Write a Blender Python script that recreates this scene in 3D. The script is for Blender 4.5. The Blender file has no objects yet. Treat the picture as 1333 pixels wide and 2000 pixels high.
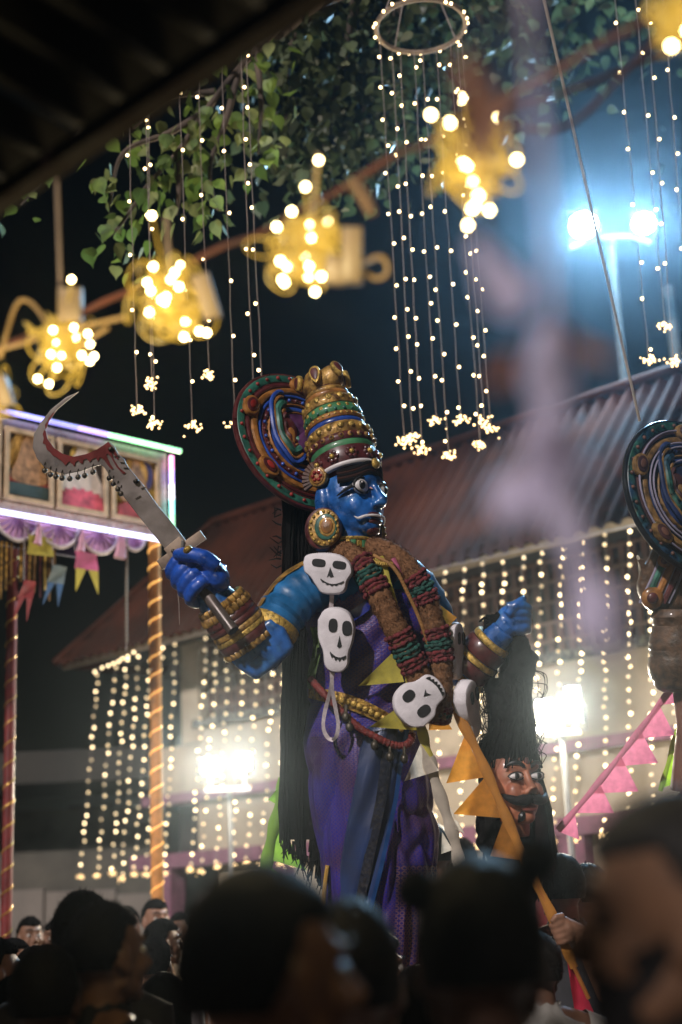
import bpy, bmesh, math, random
from mathutils import Vector, Matrix, noise, geometry
random.seed(7)
R_ = math.radians
scene = bpy.context.scene
col = scene.collection

# ------------------------------------------------------------------ camera
FPX = 2778.0                       # focal length in photo pixels (50 mm, 36 mm tall sensor)
CAM = Vector((0, 0, 1.62))
PITCH, ROLL = R_(15.5), R_(2.6)
_F = Vector((0, math.cos(PITCH), math.sin(PITCH)))
_u0 = Vector((0, -math.sin(PITCH), math.cos(PITCH)))
_r0 = Vector((1, 0, 0))
_R = (_r0 * math.cos(ROLL) - _u0 * math.sin(ROLL)).normalized()
_U = (_u0 * math.cos(ROLL) + _r0 * math.sin(ROLL)).normalized()
FOCUS = 5.42
cam_d = bpy.data.cameras.new('camera')
cam_d.sensor_fit = 'VERTICAL'; cam_d.sensor_height = 36; cam_d.lens = 50
cam_d.clip_start = 0.05; cam_d.clip_end = 500
cam_d.dof.use_dof = True; cam_d.dof.focus_distance = FOCUS; cam_d.dof.aperture_fstop = 1.5
cam = bpy.data.objects.new('camera', cam_d); col.objects.link(cam)
cam.matrix_world = Matrix((( _R.x, _U.x, -_F.x, CAM.x), (_R.y, _U.y, -_F.y, CAM.y), (_R.z, _U.z, -_F.z, CAM.z), (0, 0, 0, 1)))
scene.camera = cam

# ------------------------------------------------------------------ world, sun, exposure
SUN_TO = Vector((-0.38, -0.72, 0.50)).normalized()      # towards the light
w = bpy.data.worlds.new('World'); scene.world = w; w.use_nodes = True
wn = w.node_tree.nodes; wl = w.node_tree.links
for n in list(wn): wn.remove(n)
wo = wn.new('ShaderNodeOutputWorld'); bg = wn.new('ShaderNodeBackground'); sky = wn.new('ShaderNodeTexSky')
sky.sky_type = 'NISHITA'; sky.sun_disc = False
sky.sun_elevation = R_(2.0); sky.sun_rotation = math.atan2(SUN_TO.x, SUN_TO.y)
bg.inputs['Strength'].default_value = 0.0015
wl.new(sky.outputs[0], bg.inputs[0]); wl.new(bg.outputs[0], wo.inputs[0])
sd = bpy.data.lights.new('sun', 'SUN'); sd.energy = 3.0; sd.angle = R_(2.0); sd.color = (1.0, 0.92, 0.89)
sun = bpy.data.objects.new('sun', sd); col.objects.link(sun)
sun.rotation_euler = SUN_TO.to_track_quat('Z', 'Y').to_euler()
vs = scene.view_settings
vs.view_transform = 'Standard'; vs.look = 'None'; vs.gamma = 1.0; vs.exposure = 0.0; vs.use_curve_mapping = False
cy = scene.cycles
cy.use_denoising = True
cy.max_bounces = 5; cy.diffuse_bounces = 2; cy.glossy_bounces = 3; cy.transmission_bounces = 3; cy.transparent_max_bounces = 6; cy.volume_bounces = 0
cy.sample_clamp_indirect = 2.0; cy.sample_clamp_direct = 0.0
cy.caustics_reflective = False; cy.caustics_refractive = False
cy.use_light_tree = True

# ------------------------------------------------------------------ pixel helpers
def ray(x, y):
    return _F + _R * ((x - 666.5) / FPX) + _U * ((1000 - y) / FPX)
def px(x, y, d):
    return CAM + ray(x, y) * d
S = 5.42 / FPX                     # metres per photo pixel at the effigy
def E(x, y, z=0.0):                # effigy space: photo pixels, z in pixels towards the viewer
    return px(x, y, 5.42 - z * S)
def on_plane(x, y, p0, n):
    r = ray(x, y); t = (p0 - CAM).dot(n) / r.dot(n)
    return CAM + r * t
def at_height(x, y, h):
    r = ray(x, y); return CAM + r * ((h - CAM.z) / r.z)

# ------------------------------------------------------------------ materials
_m = {}
def mat(name, c=(.5, .5, .5), rough=.5, metal=0., var=.12, vscale=14., bump=0., bscale=60., coat=0., emit=None, es=0., c2=None, c2s=20., c2t=.55, spec=.5, trans=0., sheen=0., sample=True):
    if name in _m: return _m[name]
    m = bpy.data.materials.new(name); m.use_nodes = True
    nt = m.node_tree; N = nt.nodes; L = nt.links
    b = N['Principled BSDF']
    b.inputs['Roughness'].default_value = rough; b.inputs['Metallic'].default_value = metal
    b.inputs['Coat Weight'].default_value = coat; b.inputs['Coat Roughness'].default_value = .12
    b.inputs['Specular IOR Level'].default_value = spec
    if sheen: b.inputs['Sheen Weight'].default_value = sheen; b.inputs['Sheen Roughness'].default_value = .4
    tc = N.new('ShaderNodeTexCoord')
    nz = N.new('ShaderNodeTexNoise'); nz.inputs['Scale'].default_value = vscale; nz.inputs['Detail'].default_value = 5
    L.new(tc.outputs['Object'], nz.inputs['Vector'])
    mr = N.new('ShaderNodeMapRange'); mr.inputs['From Min'].default_value = .3; mr.inputs['From Max'].default_value = .7
    mr.inputs['To Min'].default_value = 1 - var * 2.2; mr.inputs['To Max'].default_value = 1 + var
    L.new(nz.outputs['Fac'], mr.inputs['Value'])
    rr_ = N.new('ShaderNodeMapRange'); rr_.inputs['From Min'].default_value = .3; rr_.inputs['From Max'].default_value = .7; rr_.inputs['To Min'].default_value = max(.05, rough - .1); rr_.inputs['To Max'].default_value = min(1, rough + .22)
    L.new(nz.outputs['Fac'], rr_.inputs['Value']); L.new(rr_.outputs[0], b.inputs['Roughness'])
    mul = N.new('ShaderNodeMix'); mul.data_type = 'RGBA'; mul.blend_type = 'MULTIPLY'; mul.inputs['Factor'].default_value = 1
    mul.inputs['A'].default_value = (*c, 1)
    if c2:
        n2 = N.new('ShaderNodeTexNoise'); n2.inputs['Scale'].default_value = c2s; n2.inputs['Detail'].default_value = 6
        L.new(tc.outputs['Object'], n2.inputs['Vector'])
        cr = N.new('ShaderNodeValToRGB'); cr.color_ramp.elements[0].position = c2t - .06; cr.color_ramp.elements[1].position = c2t + .06
        cr.color_ramp.elements[0].color = (*c, 1); cr.color_ramp.elements[1].color = (*c2, 1)
        L.new(n2.outputs['Fac'], cr.inputs[0]); L.new(cr.outputs[0], mul.inputs['A'])
    L.new(mr.outputs[0], mul.inputs['B']); L.new(mul.outputs['Result'], b.inputs['Base Color'])
    if bump:
        n3 = N.new('ShaderNodeTexNoise'); n3.inputs['Scale'].default_value = bscale; n3.inputs['Detail'].default_value = 4
        L.new(tc.outputs['Object'], n3.inputs['Vector'])
        bp = N.new('ShaderNodeBump'); bp.inputs['Strength'].default_value = min(1, bump); bp.inputs['Distance'].default_value = .004
        L.new(n3.outputs['Fac'], bp.inputs['Height']); L.new(bp.outputs[0], b.inputs['Normal'])
    if emit:
        b.inputs['Emission Color'].default_value = (*emit, 1); b.inputs['Emission Strength'].default_value = es
        m.cycles.emission_sampling = 'AUTO' if sample else 'NONE'
    if trans:
        tr = N.new('ShaderNodeBsdfTranslucent'); mx = N.new('ShaderNodeMixShader'); mx.inputs[0].default_value = trans
        L.new(mul.outputs['Result'], tr.inputs['Color']); L.new(b.outputs[0], mx.inputs[1]); L.new(tr.outputs[0], mx.inputs[2])
        L.new(mx.outputs[0], N['Material Output'].inputs['Surface'])
    _m[name] = m
    return m

# ------------------------------------------------------------------ mesh builder
class MB:
    def __init__(s): s.v = []; s.f = []; s.mi = []; s.uv = None
    def add(s, vs, fs, mi=0):
        o = len(s.v); s.v += [tuple(p) for p in vs]
        s.f += [tuple(i + o for i in f) for f in fs]; s.mi += [mi] * len(fs)
        return s
    def tube(s, pts, r, seg=8, caps=True, flat=1.0, mi=0, ref=None):
        pts = [Vector(p) for p in pts]; n = len(pts)
        if not hasattr(r, '__len__'): r = [r] * n
        vs = []; fs = []
        t0 = (pts[1] - pts[0]).normalized()
        a = Vector(ref) if ref is not None else (Vector((0, 0, 1)) if abs(t0.z) < .9 else Vector((1, 0, 0)))
        a = (a - t0 * a.dot(t0)).normalized()
        for i in range(n):
            t = (pts[min(i + 1, n - 1)] - pts[max(i - 1, 0)])
            t = t.normalized() if t.length > 1e-9 else t0
            a = (a - t * a.dot(t)); a = a.normalized() if a.length > 1e-6 else t.orthogonal().normalized()
            b = t.cross(a)
            for k in range(seg):
                th = 2 * math.pi * k / seg
                vs.append(pts[i] + (a * math.cos(th) + b * math.sin(th) * flat) * r[i])
        for i in range(n - 1):
            for k in range(seg):
                k2 = (k + 1) % seg
                fs.append((i * seg + k, i * seg + k2, (i + 1) * seg + k2, (i + 1) * seg + k))
        if caps:
            fs.append(tuple(range(seg - 1, -1, -1))); fs.append(tuple((n - 1) * seg + k for k in range(seg)))
        return s.add(vs, fs, mi)
    def ell(s, c, rad, seg=14, rings=8, M=None, mi=0):
        c = Vector(c); vs = []; fs = []
        if not hasattr(rad, '__len__'): rad = (rad, rad, rad)
        def tr(p):
            p = Vector((p[0] * rad[0], p[1] * rad[1], p[2] * rad[2]))
            return c + (M @ p if M else p)
        vs.append(tr((0, 0, 1)))
        for i in range(1, rings):
            ph = math.pi * i / rings
            for k in range(seg):
                th = 2 * math.pi * k / seg
                vs.append(tr((math.sin(ph) * math.cos(th), math.sin(ph) * math.sin(th), math.cos(ph))))
        vs.append(tr((0, 0, -1)))
        for k in range(seg): fs.append((0, 1 + k, 1 + (k + 1) % seg))
        for i in range(rings - 2):
            for k in range(seg):
                a = 1 + i * seg; b = a + seg; k2 = (k + 1) % seg
                fs.append((a + k, b + k, b + k2, a + k2))
        l = len(vs) - 1; a = 1 + (rings - 2) * seg
        for k in range(seg): fs.append((l, a + (k + 1) % seg, a + k))
        return s.add(vs, fs, mi)
    def box(s, c, x, y, z, hx, hy, hz, mi=0):       # centre, axes, half sizes
        c = Vector(c); vs = []
        for i in (-1, 1):
            for j in (-1, 1):
                for k in (-1, 1): vs.append(c + Vector(x) * i * hx + Vector(y) * j * hy + Vector(z) * k * hz)
        return s.add(vs, [(0, 1, 3, 2), (4, 6, 7, 5), (0, 4, 5, 1), (2, 3, 7, 6), (0, 2, 6, 4), (1, 5, 7, 3)], mi)
    def beam(s, a, b, wdt, h, up=(0, 0, 1), mi=0):
        a = Vector(a); b = Vector(b); t = (b - a).normalized(); u = Vector(up); u = (u - t * u.dot(t)).normalized(); sd_ = t.cross(u)
        return s.box((a + b) / 2, t, sd_, u, (b - a).length / 2, wdt / 2, h / 2, mi)
    def grid(s, P, mi=0, wrap=False):               # P[i][j] points
        n = len(P); m = len(P[0]); vs = [p for row in P for p in row]; fs = []
        for i in range(n - 1):
            for j in range(m if wrap else m - 1):
                j2 = (j + 1) % m
                fs.append((i * m + j, i * m + j2, (i + 1) * m + j2, (i + 1) * m + j))
        return s.add(vs, fs, mi)
    def slab(s, poly, fr, th, bev=0., mi=0):        # poly 2-D outline; fr = (origin, ux, uy, uz); front face at +uz*th/2
        O, ux, uy, uz = [Vector(q) for q in fr]
        n = len(poly)
        ar = sum(poly[i][0] * poly[(i + 1) % n][1] - poly[(i + 1) % n][0] * poly[i][1] for i in range(n))
        if ar < 0: poly = poly[::-1]
        if ux.cross(uy).dot(uz) < 0: flip = True
        else: flip = False
        def inset(d):
            out = []
            for i in range(n):
                p0, p1, p2 = poly[i - 1], poly[i], poly[(i + 1) % n]
                e1 = (Vector(p1) - Vector(p0)); e2 = (Vector(p2) - Vector(p1))
                if e1.length < 1e-9: e1 = e2
                if e2.length < 1e-9: e2 = e1
                e1 = e1.normalized(); e2 = e2.normalized()
                nn = Vector((-e1.y, e1.x)) + Vector((-e2.y, e2.x))
                nn = nn.normalized() if nn.length > 1e-6 else Vector((0, 0))
                out.append((p1[0] + nn.x * d, p1[1] + nn.y * d))
            return out
        rings = []
        if bev > 0:
            rings = [(inset(bev), th / 2), (inset(bev * .3), th / 2 - bev * .3), (poly, th / 2 - bev), (poly, -th / 2 + bev), (inset(bev * .3), -th / 2 + bev * .3), (inset(bev), -th / 2)]
        else:
            rings = [(poly, th / 2), (poly, -th / 2)]
        vs = []; fs = []
        for pl, z in rings:
            vs += [O + ux * p[0] + uy * p[1] + uz * z for p in pl]
        for i in range(len(rings) - 1):
            for k in range(n):
                k2 = (k + 1) % n
                f = (i * n + k, (i + 1) * n + k, (i + 1) * n + k2, i * n + k2)
                fs.append(f[::-1] if flip else f)
        tri = geometry.tessellate_polygon([[Vector((p[0], p[1], 0)) for p in rings[0][0]]])
        b = (len(rings) - 1) * n
        for t in tri:
            fs.append(tuple(t)); fs.append(tuple(b + i for i in t[::-1]))
        s.add(vs, fs, mi)
        return s
    def mesh(s, name, mats, smooth=True, fixn=True):
        me = bpy.data.meshes.new(name); me.from_pydata(s.v, [], s.f); me.update()
        for m_ in (mats if isinstance(mats, (list, tuple)) else [mats]): me.materials.append(m_)
        if isinstance(mats, (list, tuple)) and len(mats) > 1: me.polygons.foreach_set('material_index', s.mi)
        if fixn:
            bm = bmesh.new(); bm.from_mesh(me); bmesh.ops.recalc_face_normals(bm, faces=bm.faces); bm.to_mesh(me); bm.free()
        if smooth:
            me.polygons.foreach_set('use_smooth', [True] * len(me.polygons))
            try: me.set_sharp_from_angle(angle=R_(42))
            except Exception: pass
        return me
    def build(s, name, mats, parent=None, smooth=True, fixn=True):
        return obj(name, s.mesh(name, mats, smooth, fixn), parent)

def obj(name, me, parent=None, loc=None):           # mesh in world coordinates (or at loc), parented without moving
    o = bpy.data.objects.new(name, me); col.objects.link(o)
    if loc is not None: o.location = loc
    if parent is not None:
        o.parent = parent
        o.matrix_parent_inverse = WM(parent).inverted()
    return o
def WM(o):
    if o.parent is None: return o.matrix_basis.copy()
    return WM(o.parent) @ o.matrix_parent_inverse @ o.matrix_basis
def tag(o, label=None, cat=None, group=None, kind=None):
    if label: o['label'] = label
    if cat: o['category'] = cat
    if group: o['group'] = group
    if kind: o['kind'] = kind
    return o
def thing(name, loc, label, cat, group=None, rz=0.):
    o = bpy.data.objects.new(name, None); col.objects.link(o)
    o.empty_display_size = .1; o.location = loc; o.rotation_euler = (0, 0, rz)
    return tag(o, label, cat, group)
def remesh(mb, vox, smooth_it=4, fac=.5):           # union of closed volumes as one continuous surface
    me = mb.mesh('tmp', mat('tmp_mat'), False, True)
    o = bpy.data.objects.new('tmp', me); col.objects.link(o)
    m = o.modifiers.new('r', 'REMESH'); m.mode = 'VOXEL'; m.voxel_size = vox; m.adaptivity = 0
    if smooth_it:
        sm = o.modifiers.new('s', 'SMOOTH'); sm.factor = fac; sm.iterations = smooth_it
    dg = bpy.context.evaluated_depsgraph_get()
    r = bpy.data.meshes.new_from_object(o.evaluated_get(dg))
    bpy.data.objects.remove(o); bpy.data.meshes.remove(me)
    r.materials.clear()
    r.polygons.foreach_set('use_smooth', [True] * len(r.polygons))
    return r
def cat_rom(pts, n=6):                              # smooth curve through points
    pts = [Vector(p) for p in pts]; out = []
    P = [pts[0] * 2 - pts[1]] + pts + [pts[-1] * 2 - pts[-2]]
    for i in range(1, len(P) - 2):
        for k in range(n):
            t = k / n; a, b, c, d = P[i - 1], P[i], P[i + 1], P[i + 2]
            out.append(.5 * ((2 * b) + (c - a) * t + (2 * a - 5 * b + 4 * c - d) * t * t + (3 * b - a - 3 * c + d) * t ** 3))
    out.append(pts[-1]); return out
def lerp(a, b, t): return a + (b - a) * t
def itp(tab, y):                                    # piecewise linear rows (y, v1, v2...)
    if y <= tab[0][0]: return tab[0][1:]
    for a, b in zip(tab, tab[1:]):
        if y <= b[0]:
            t = (y - a[0]) / (b[0] - a[0]); return tuple(lerp(p, q, t) for p, q in zip(a[1:], b[1:]))
    return tab[-1][1:]
RGT, UPW, TOW = _R.copy(), _U.copy(), -_F.copy()    # picture right, up, towards viewer as world directions
# ================================================================== THE SETTING
Z3 = Vector((0, 0, 1))
M_ground = mat('beaten_earth', (.10, .085, .07), .95, var=.25, vscale=3, bump=.6, bscale=30)
mb = MB(); mb.grid([[Vector((x, y, 0.0)) for x in (-150, -20, -8, 0, 8, 20, 150)] for y in (-150, -10, 0, 6, 12, 20, 40, 150)])
tag(mb.build('ground', M_ground, smooth=False), kind='structure')

# ---- awning roof over the near crowd (the dark mass overhead)
M_awn = mat('awning_sheet', (.008, .007, .007), .9, spec=.1, var=.2)
M_awnw = mat('awning_timber', (.008, .004, .003), .9, spec=.05, var=.2)
aw_h = 2.75
a0, a1 = at_height(-200, 520, aw_h), at_height(585, 5, aw_h)
ed = (a1 - a0); ed.z = 0; ed.normalize(); nrm = Vector((ed.y, -ed.x, 0))
if nrm.y > 0: nrm = -nrm
e0 = a0 - ed * 3.2; e1 = a1 + ed * .73
aw = thing('awning', (e0 + nrm * 2) * 1, 'dark sheet awning over the near crowd with brown timber edge', 'awning')
for k in range(8):
    t0 = e0.lerp(e1, k / 8); t1 = e0.lerp(e1, (k + 1) / 8 - .002)
    P = []
    for i in range(2):
        row = []
        for j in range(13):
            q = t0.lerp(t1, j / 12) + nrm * (-0.02 + 5.5 * i) + Z3 * (.035 + .012 * math.cos(j * math.pi) + .7 * i)
            row.append(q)
        P.append(row)
    m = MB(); m.grid(P); m.build('roof_sheet', M_awn, aw, fixn=False)
P = [[e1 + ed * (j / 10 * .25) + nrm * (2.14 + 3.3 * i) + Z3 * (.035 + .7 * (2.16 + 3.7 * i) / 5.5) for j in range(11)] for i in range(2)]  # unseen extra sheet, added to shade the bearded person's lower face
m = MB(); m.grid(P); m.build('roof_sheet', M_awn, aw, fixn=False)
m = MB(); m.beam(e0, e1, .035, .03); m.build('edge_beam', M_awnw, aw, smooth=False)
for k in range(5):
    q = e0.lerp(e1, (k + .5) / 5)
    m = MB(); m.beam(q + nrm * .03 - Z3 * .01, q + nrm * 5.4 + Z3 * .66, .05, .06); m.build('rafter', M_awnw, aw, smooth=False)
for q in (e0 + ed * .3 + nrm * 2.6, e1 + nrm * 5.2, e0 + ed * .3 + nrm * 5.3):
    hz = 2.75 + (q - e0).dot(nrm) / 5.5 * .7
    m = MB(); m.tube([Vector((q.x, q.y, 0)), Vector((q.x, q.y, hz))], .05, 10); m.build('post', M_awnw, aw)

# ---- temple hall behind
Wd = Vector((-.714, .70, 0)).normalized(); Nn = Vector((-.70, -.714, 0)).normalized()
P0 = px(1240, 1025, 11.0)
PF = P0 - Nn * .7; PF.z = 0
def FC(u, v, o=0.): return PF + Wd * u + Nn * o + Z3 * v
hall = thing('temple_hall', FC(3, 0), 'long cream temple hall with red ribbed roof, wooden grille and mauve bands', 'building')
M_cream = mat('cream_plaster', (.46, .39, .29), .85, var=.10, vscale=3, bump=.25, bscale=25, c2=(.36, .30, .22), c2s=1.6, c2t=.62)
M_mauve = mat('mauve_paint', (.25, .11, .17), .7, var=.12)
M_dark = mat('dark_interior', (.035, .03, .028), .9)  # near-black colour stands in for the shade in the hall recesses
M_wood = mat('grille_wood', (.12, .06, .045), .7, var=.25, vscale=8)
M_wood2 = mat('grille_rail_wood', (.17, .10, .07), .7, var=.2)
M_roof = mat('red_roof_sheet', (.058, .017, .009), .9, spec=.1, var=.3, vscale=1.6, bump=.3, c2=(.036, .013, .008), c2s=1.3, c2t=.6)
M_frieze = mat('frieze_stone', (.20, .18, .15), .8, c2=(.03, .028, .025), c2s=22, c2t=.5)
def fbox(name, m_, u0, u1, v0, v1, o0, o1, par=hall):
    b = MB(); b.box(FC((u0 + u1) / 2, (v0 + v1) / 2, (o0 + o1) / 2), Wd, Z3, Nn, abs(u1 - u0) / 2, abs(v1 - v0) / 2, abs(o1 - o0) / 2)
    return b.build(name, m_, par, smooth=False)
fbox('wall', M_cream, -3.2, 6.20, 2.25, 3.55, -.25, 0)
fbox('wall', M_cream, 6.202, 7.06, 2.88, 3.40, -.25, -.02)
fbox('wall', M_cream, -3.2, 5.9, 0, 2.10, -.25, -.03)
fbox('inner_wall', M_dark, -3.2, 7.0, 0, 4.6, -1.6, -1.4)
fbox('doorway_shade_panel', M_dark, 5.9, 6.9, 0, 2.86, -.5, -.3)  # solid dark panel, its colour standing in for shade in the opening
fbox('frieze', M_frieze, -3.2, 6.22, 3.55, 3.64, -.3, .05)
fbox('band', M_mauve, -3.2, 7.08, 2.78, 2.88, -.2, .08)
fbox('band', M_mauve, -3.2, 7.25, 2.10, 2.25, -.2, .12)
for u in (6.7, 4.9, 3.1, 1.3, -.5): fbox('pillar', M_mauve, u - .14, u + .14, 0, 2.10, -.1, .10)
fbox('pillar', M_cream, 6.12, 6.42, 3.40, 4.55, -.22, .03)
fbox('pillar', M_cream, .02, .28, 3.64, 4.6, -.22, .02)
fbox('pillar', M_cream, -3.0, -2.7, 3.64, 4.6, -.22, .02)
u = -2.6
while u < 6.08:
    if not (-.05 < u < .35): fbox('grille_slat', M_wood, u, u + .062, 3.64, 4.6, -.10, -.07)
    u += .115
for v in (3.74, 3.90, 4.08, 4.26, 4.44): fbox('grille_rail', M_wood2, -2.7, 6.11, v, v + .03, -.068, -.045)
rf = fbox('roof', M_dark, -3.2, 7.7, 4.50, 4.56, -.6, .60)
EV = 4.42; SLP = 1.22; KM = 1.3; UL = 7.82
def RP(u, k, lift=0.): return FC(u, EV + SLP * k + lift * .64, .72 - k + lift * .77)
n_sh = 14
for i in range(n_sh):
    ua, ub = lerp(-3.3, UL, i / n_sh), min(UL, lerp(-3.3, UL, (i + 1) / n_sh) + .03)
    P = []
    for fr_ in (0, .33, .66, 1):
        row = []
        for j in range(61):
            uu = lerp(ua, ub, j / 60); k = fr_ * min(KM, UL - uu)
            row.append(RP(uu, k, .034 * math.cos(2 * math.pi * (uu + 3.3) / .16) + .002 * (i % 2)))
        P.append(row)
    b = MB(); b.grid(P); b.build('roof_sheet', M_roof, rf, fixn=False)
b = MB(); b.beam(RP(-3.3, .03, -.07), RP(UL - .03, .03, -.07), .03, .07); b.build('fascia', M_cream, hall, smooth=False)
b = MB(); b.tube([RP(UL, 0, .03), RP(UL - KM, KM, .03)], .05, 8); b.build('hip_cap', M_roof, hall)
b = MB(); b.tube([RP(-3.3, KM, .03), RP(UL - KM, KM, .03)], .06, 10); b.build('ridge_cap', M_roof, hall)
bk = lambda u: FC(u, EV, .72 - 2 * KM)
b = MB(); b.add([RP(-3.3, KM, -.04), RP(UL - KM, KM, -.04), bk(UL), bk(-3.3)], [(0, 1, 2, 3)]); b.build('back_slope', M_roof, rf, smooth=False, fixn=False)
b = MB(); b.add([RP(UL, 0, -.04), RP(UL - KM, KM, -.04), bk(UL)], [(0, 1, 2)]); b.build('hip_slope', M_roof, rf, smooth=False, fixn=False)

# ---- low shed and compound wall far left
M_shed = mat('grey_shed_plaster', (.11, .098, .08), .9, var=.2, vscale=2)
M_shed2 = mat('grey_shed_plaster_dark', (.045, .04, .034), .9, var=.2, vscale=2)
M_pale = mat('pale_cloth_wall', (.22, .19, .165), .9, var=.12, vscale=2)
def dep_box(name, m_, x0, x1, y0, y1, d, th, par):
    a = px(x0, y1, d); b_ = px(x1, y0, d); z0 = max(0, min(a.z, b_.z)) if y1 < 1900 else 0; c = MB()
    c.box(((a.x + b_.x) / 2, a.y + th / 2, (z0 + b_.z) / 2), (1, 0, 0), (0, 1, 0), (0, 0, 1), abs(b_.x - a.x) / 2, th / 2, (b_.z - z0) / 2)
    return c.build(name, m_, par, smooth=False)
q = px(100, 1771, 20); shed = thing('shed', (q.x, q.y, 0), 'dim grey flat roofed shed beyond the striped poles', 'building')
dep_box('wall', M_shed, -500, 300, 1560, 2200, 20.0, 2.5, shed)
dep_box('parapet', M_shed2, -510, 290, 1455, 1556, 19.97, 2.6, shed)
dep_box('door', M_shed2, 130, 190, 1560, 2200, 19.95, .03, shed)
q = px(180, 1771, 17); cw = thing('compound_wall', (q.x, q.y, 0), 'low pale cloth covered wall behind the far crowd', 'wall')
dep_box('wall_panel', M_pale, -450, 60, 1735, 2200, 17, .12, cw)
dep_box('wall_panel', M_pale, 63, 205, 1735, 2200, 17, .12, cw)
dep_box('wall_panel', M_pale, 208, 345, 1740, 2200, 17.02, .12, cw)
# ================================================================== LIGHTS THAT SHOW IN THE PHOTOGRAPH
M_bulb = mat('bulb_glow_warm', (.9, .8, .6), .4, emit=(1.0, .70, .33), es=10.0, sample=False)
M_bulb_f = mat('bulb_glow_curtain', (.9, .8, .6), .4, emit=(1.0, .76, .42), es=6.5, sample=False)
M_bulb_d = mat('bulb_glow_curtain_dim', (.9, .8, .6), .4, emit=(1.0, .72, .36), es=2.2, sample=False)
M_bulb_b = mat('bulb_glow_bunch', (.9, .8, .6), .4, emit=(1.0, .76, .36), es=40.0, sample=True)
M_wire = mat('pale_wire', (.34, .28, .25), .5, var=.1)
M_clus = mat('bulb_cluster_glow', (.9, .8, .6), .4, emit=(1.0, .64, .27), es=3.2, sample=False)
def ball(name, r, m_, seg=8, rings=6):
    b = MB(); b.ell((0, 0, 0), r, seg, rings); return b.mesh(name, m_)
B_str = ball('bulb', .0076, M_bulb); B_cur = ball('bulb', .0135, M_bulb_f); B_cud = ball('bulb', .0135, M_bulb_d); B_cue = ball('bulb', .0135, mat('bulb_glow_curtain_faint', (.9, .8, .6), .4, emit=(1.0, .70, .34), es=.9, sample=False))
rc = random.Random(3)
def cluster_mesh(seed, n=22, r=.034, br=.0062):
    rr = random.Random(seed); b = MB()
    for i in range(n):
        p = Vector((rr.gauss(0, 1), rr.gauss(0, 1), rr.gauss(0, .62))) * r * .55; b.ell(p, br * rr.uniform(.75, 1.15), 7, 5)
    return b.mesh('bulb_cluster', M_clus)
CLUS = [cluster_mesh(i) for i in range(5)]
def light_string(top, bot, label, group, spacing, clus=True, jit=.012, wr=.0022, bm_=(B_str,), off=.0, name='light_string', seed=0, cscale=1.0, nodes=None):
    rr = random.Random(seed)
    t = thing(name, bot, label, 'light string', group)
    pts = [top.lerp(bot, k / 14) for k in range(15)]
    pts = [p + RGT * rr.uniform(-1, 1) * .003 for p in pts]
    b = MB(); b.tube(pts, wr, 5); b.build('wire', M_wire, t)
    L = (bot - top).length; d = off + spacing * rr.uniform(.2, .8); k = 0
    while d < L - .03:
        p = top.lerp(bot, d / L) + RGT * (rr.choice((-1, 1)) * jit * rr.uniform(.5, 1.1)) + TOW * rr.uniform(-.004, .004)
        obj('bulb', bm_[rr.randrange(len(bm_))], t, p); k += 1; d += spacing * rr.uniform(.72, 1.28)
    if clus:
        c = obj('bulb_cluster', CLUS[seed % 5], t, bot); c['kind'] = 'stuff'; c.rotation_euler = (0, 0, rr.uniform(0, 6)); c.scale = (cscale,) * 3
    return t
def ring_frame(c, r, label, hang=1.2):
    t = thing('hoop_hanger', c, label, 'hoop')
    b = MB(); b.tube([c + Vector((math.cos(a * math.pi / 20) * r, math.sin(a * math.pi / 20) * r, 0)) for a in range(41)], .013, 8, caps=False); b.build('hoop', mat('hoop_cane', (.30, .22, .15), .7, var=.2), t)
    b = MB(); apex = c + Vector((0, 0, .55))
    for a in range(4):
        an = a * math.pi / 2 + .6; b = MB(); b.tube([c + Vector((math.cos(an) * r, math.sin(an) * r, 0)), apex], .004, 5); b.build('cord', M_wire, t)
    b = MB(); b.tube([apex, apex + Vector((0, 0, hang))], .005, 5); b.build('hang_rope', M_wire, t)
    for a in range(22):
        an = a * 2 * math.pi / 22 + rc.uniform(-.1, .1); obj('bulb', B_str, t, c + Vector((math.cos(an) * (r + .012), math.sin(an) * (r + .012), rc.uniform(-.012, .012))))
    return t
# right chandelier: hoop in view, strings from its rim
dR = 7.5
hc = px(822, 52, dR); ring_frame(hc, .235, 'round cane hoop with small bulbs carrying the long light strings')
gR = 'light strings hanging from the hoop beside the blue faced effigy'
lRx = lambda yb: 'longest light string of the cane hoop, its cluster hanging below all others' if yb > 885 else 'shorter light string of the cane hoop, its cluster ending above its neighbours' if yb < 840 else 'long warm light string of the cane hoop ending level with its neighbours'
for i, (xt, yt, xb, yb) in enumerate([(742, 80, 790, 862), (766, 92, 806, 852), (782, 98, 824, 878), (808, 100, 853, 822), (825, 100, 876, 890), (852, 92, 900, 820), (880, 82, 938, 868), (893, 72, 946, 822), (902, 60, 960, 838)]):
    light_string(px(xt, yt, dR + random.uniform(-.15, .15)), px(xb, yb, dR + random.uniform(-.1, .1)), lRx(yb), gR, .178, seed=20 + i)
# left chandelier: its hoop is behind the awning edge
dL = 7.0
hc = px(350, -25, dL); ring_frame(hc, .30, 'cane hoop of bulbs hidden behind the dark awning edge', .8)
gL = 'light strings hanging in front of the tree'
lLx = lambda yb, cl: 'light string before the peepal leaves that passes behind the effigy crown' if not cl else 'short light string before the peepal leaves, its cluster well above the others' if yb < 760 else 'long light string hanging in front of the peepal leaves with low cluster'
for i, (xt, yt, xb, yb, cl) in enumerate([(247, 60, 268, 800, 1), (280, 60, 303, 828, 1), (288, 60, 297, 748, 1), (346, 60, 376, 832, 1), (385, 60, 409, 732, 1), (431, 40, 459, 828, 1), (468, 30, 498, 852, 0), (478, 30, 514, 800, 0)]):
    light_string(px(xt, yt, dL + random.uniform(-.1, .1)), px(xb, yb, dL + random.uniform(-.1, .1)), lLx(yb, cl), gL, .27, cl, seed=40 + i)
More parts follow.
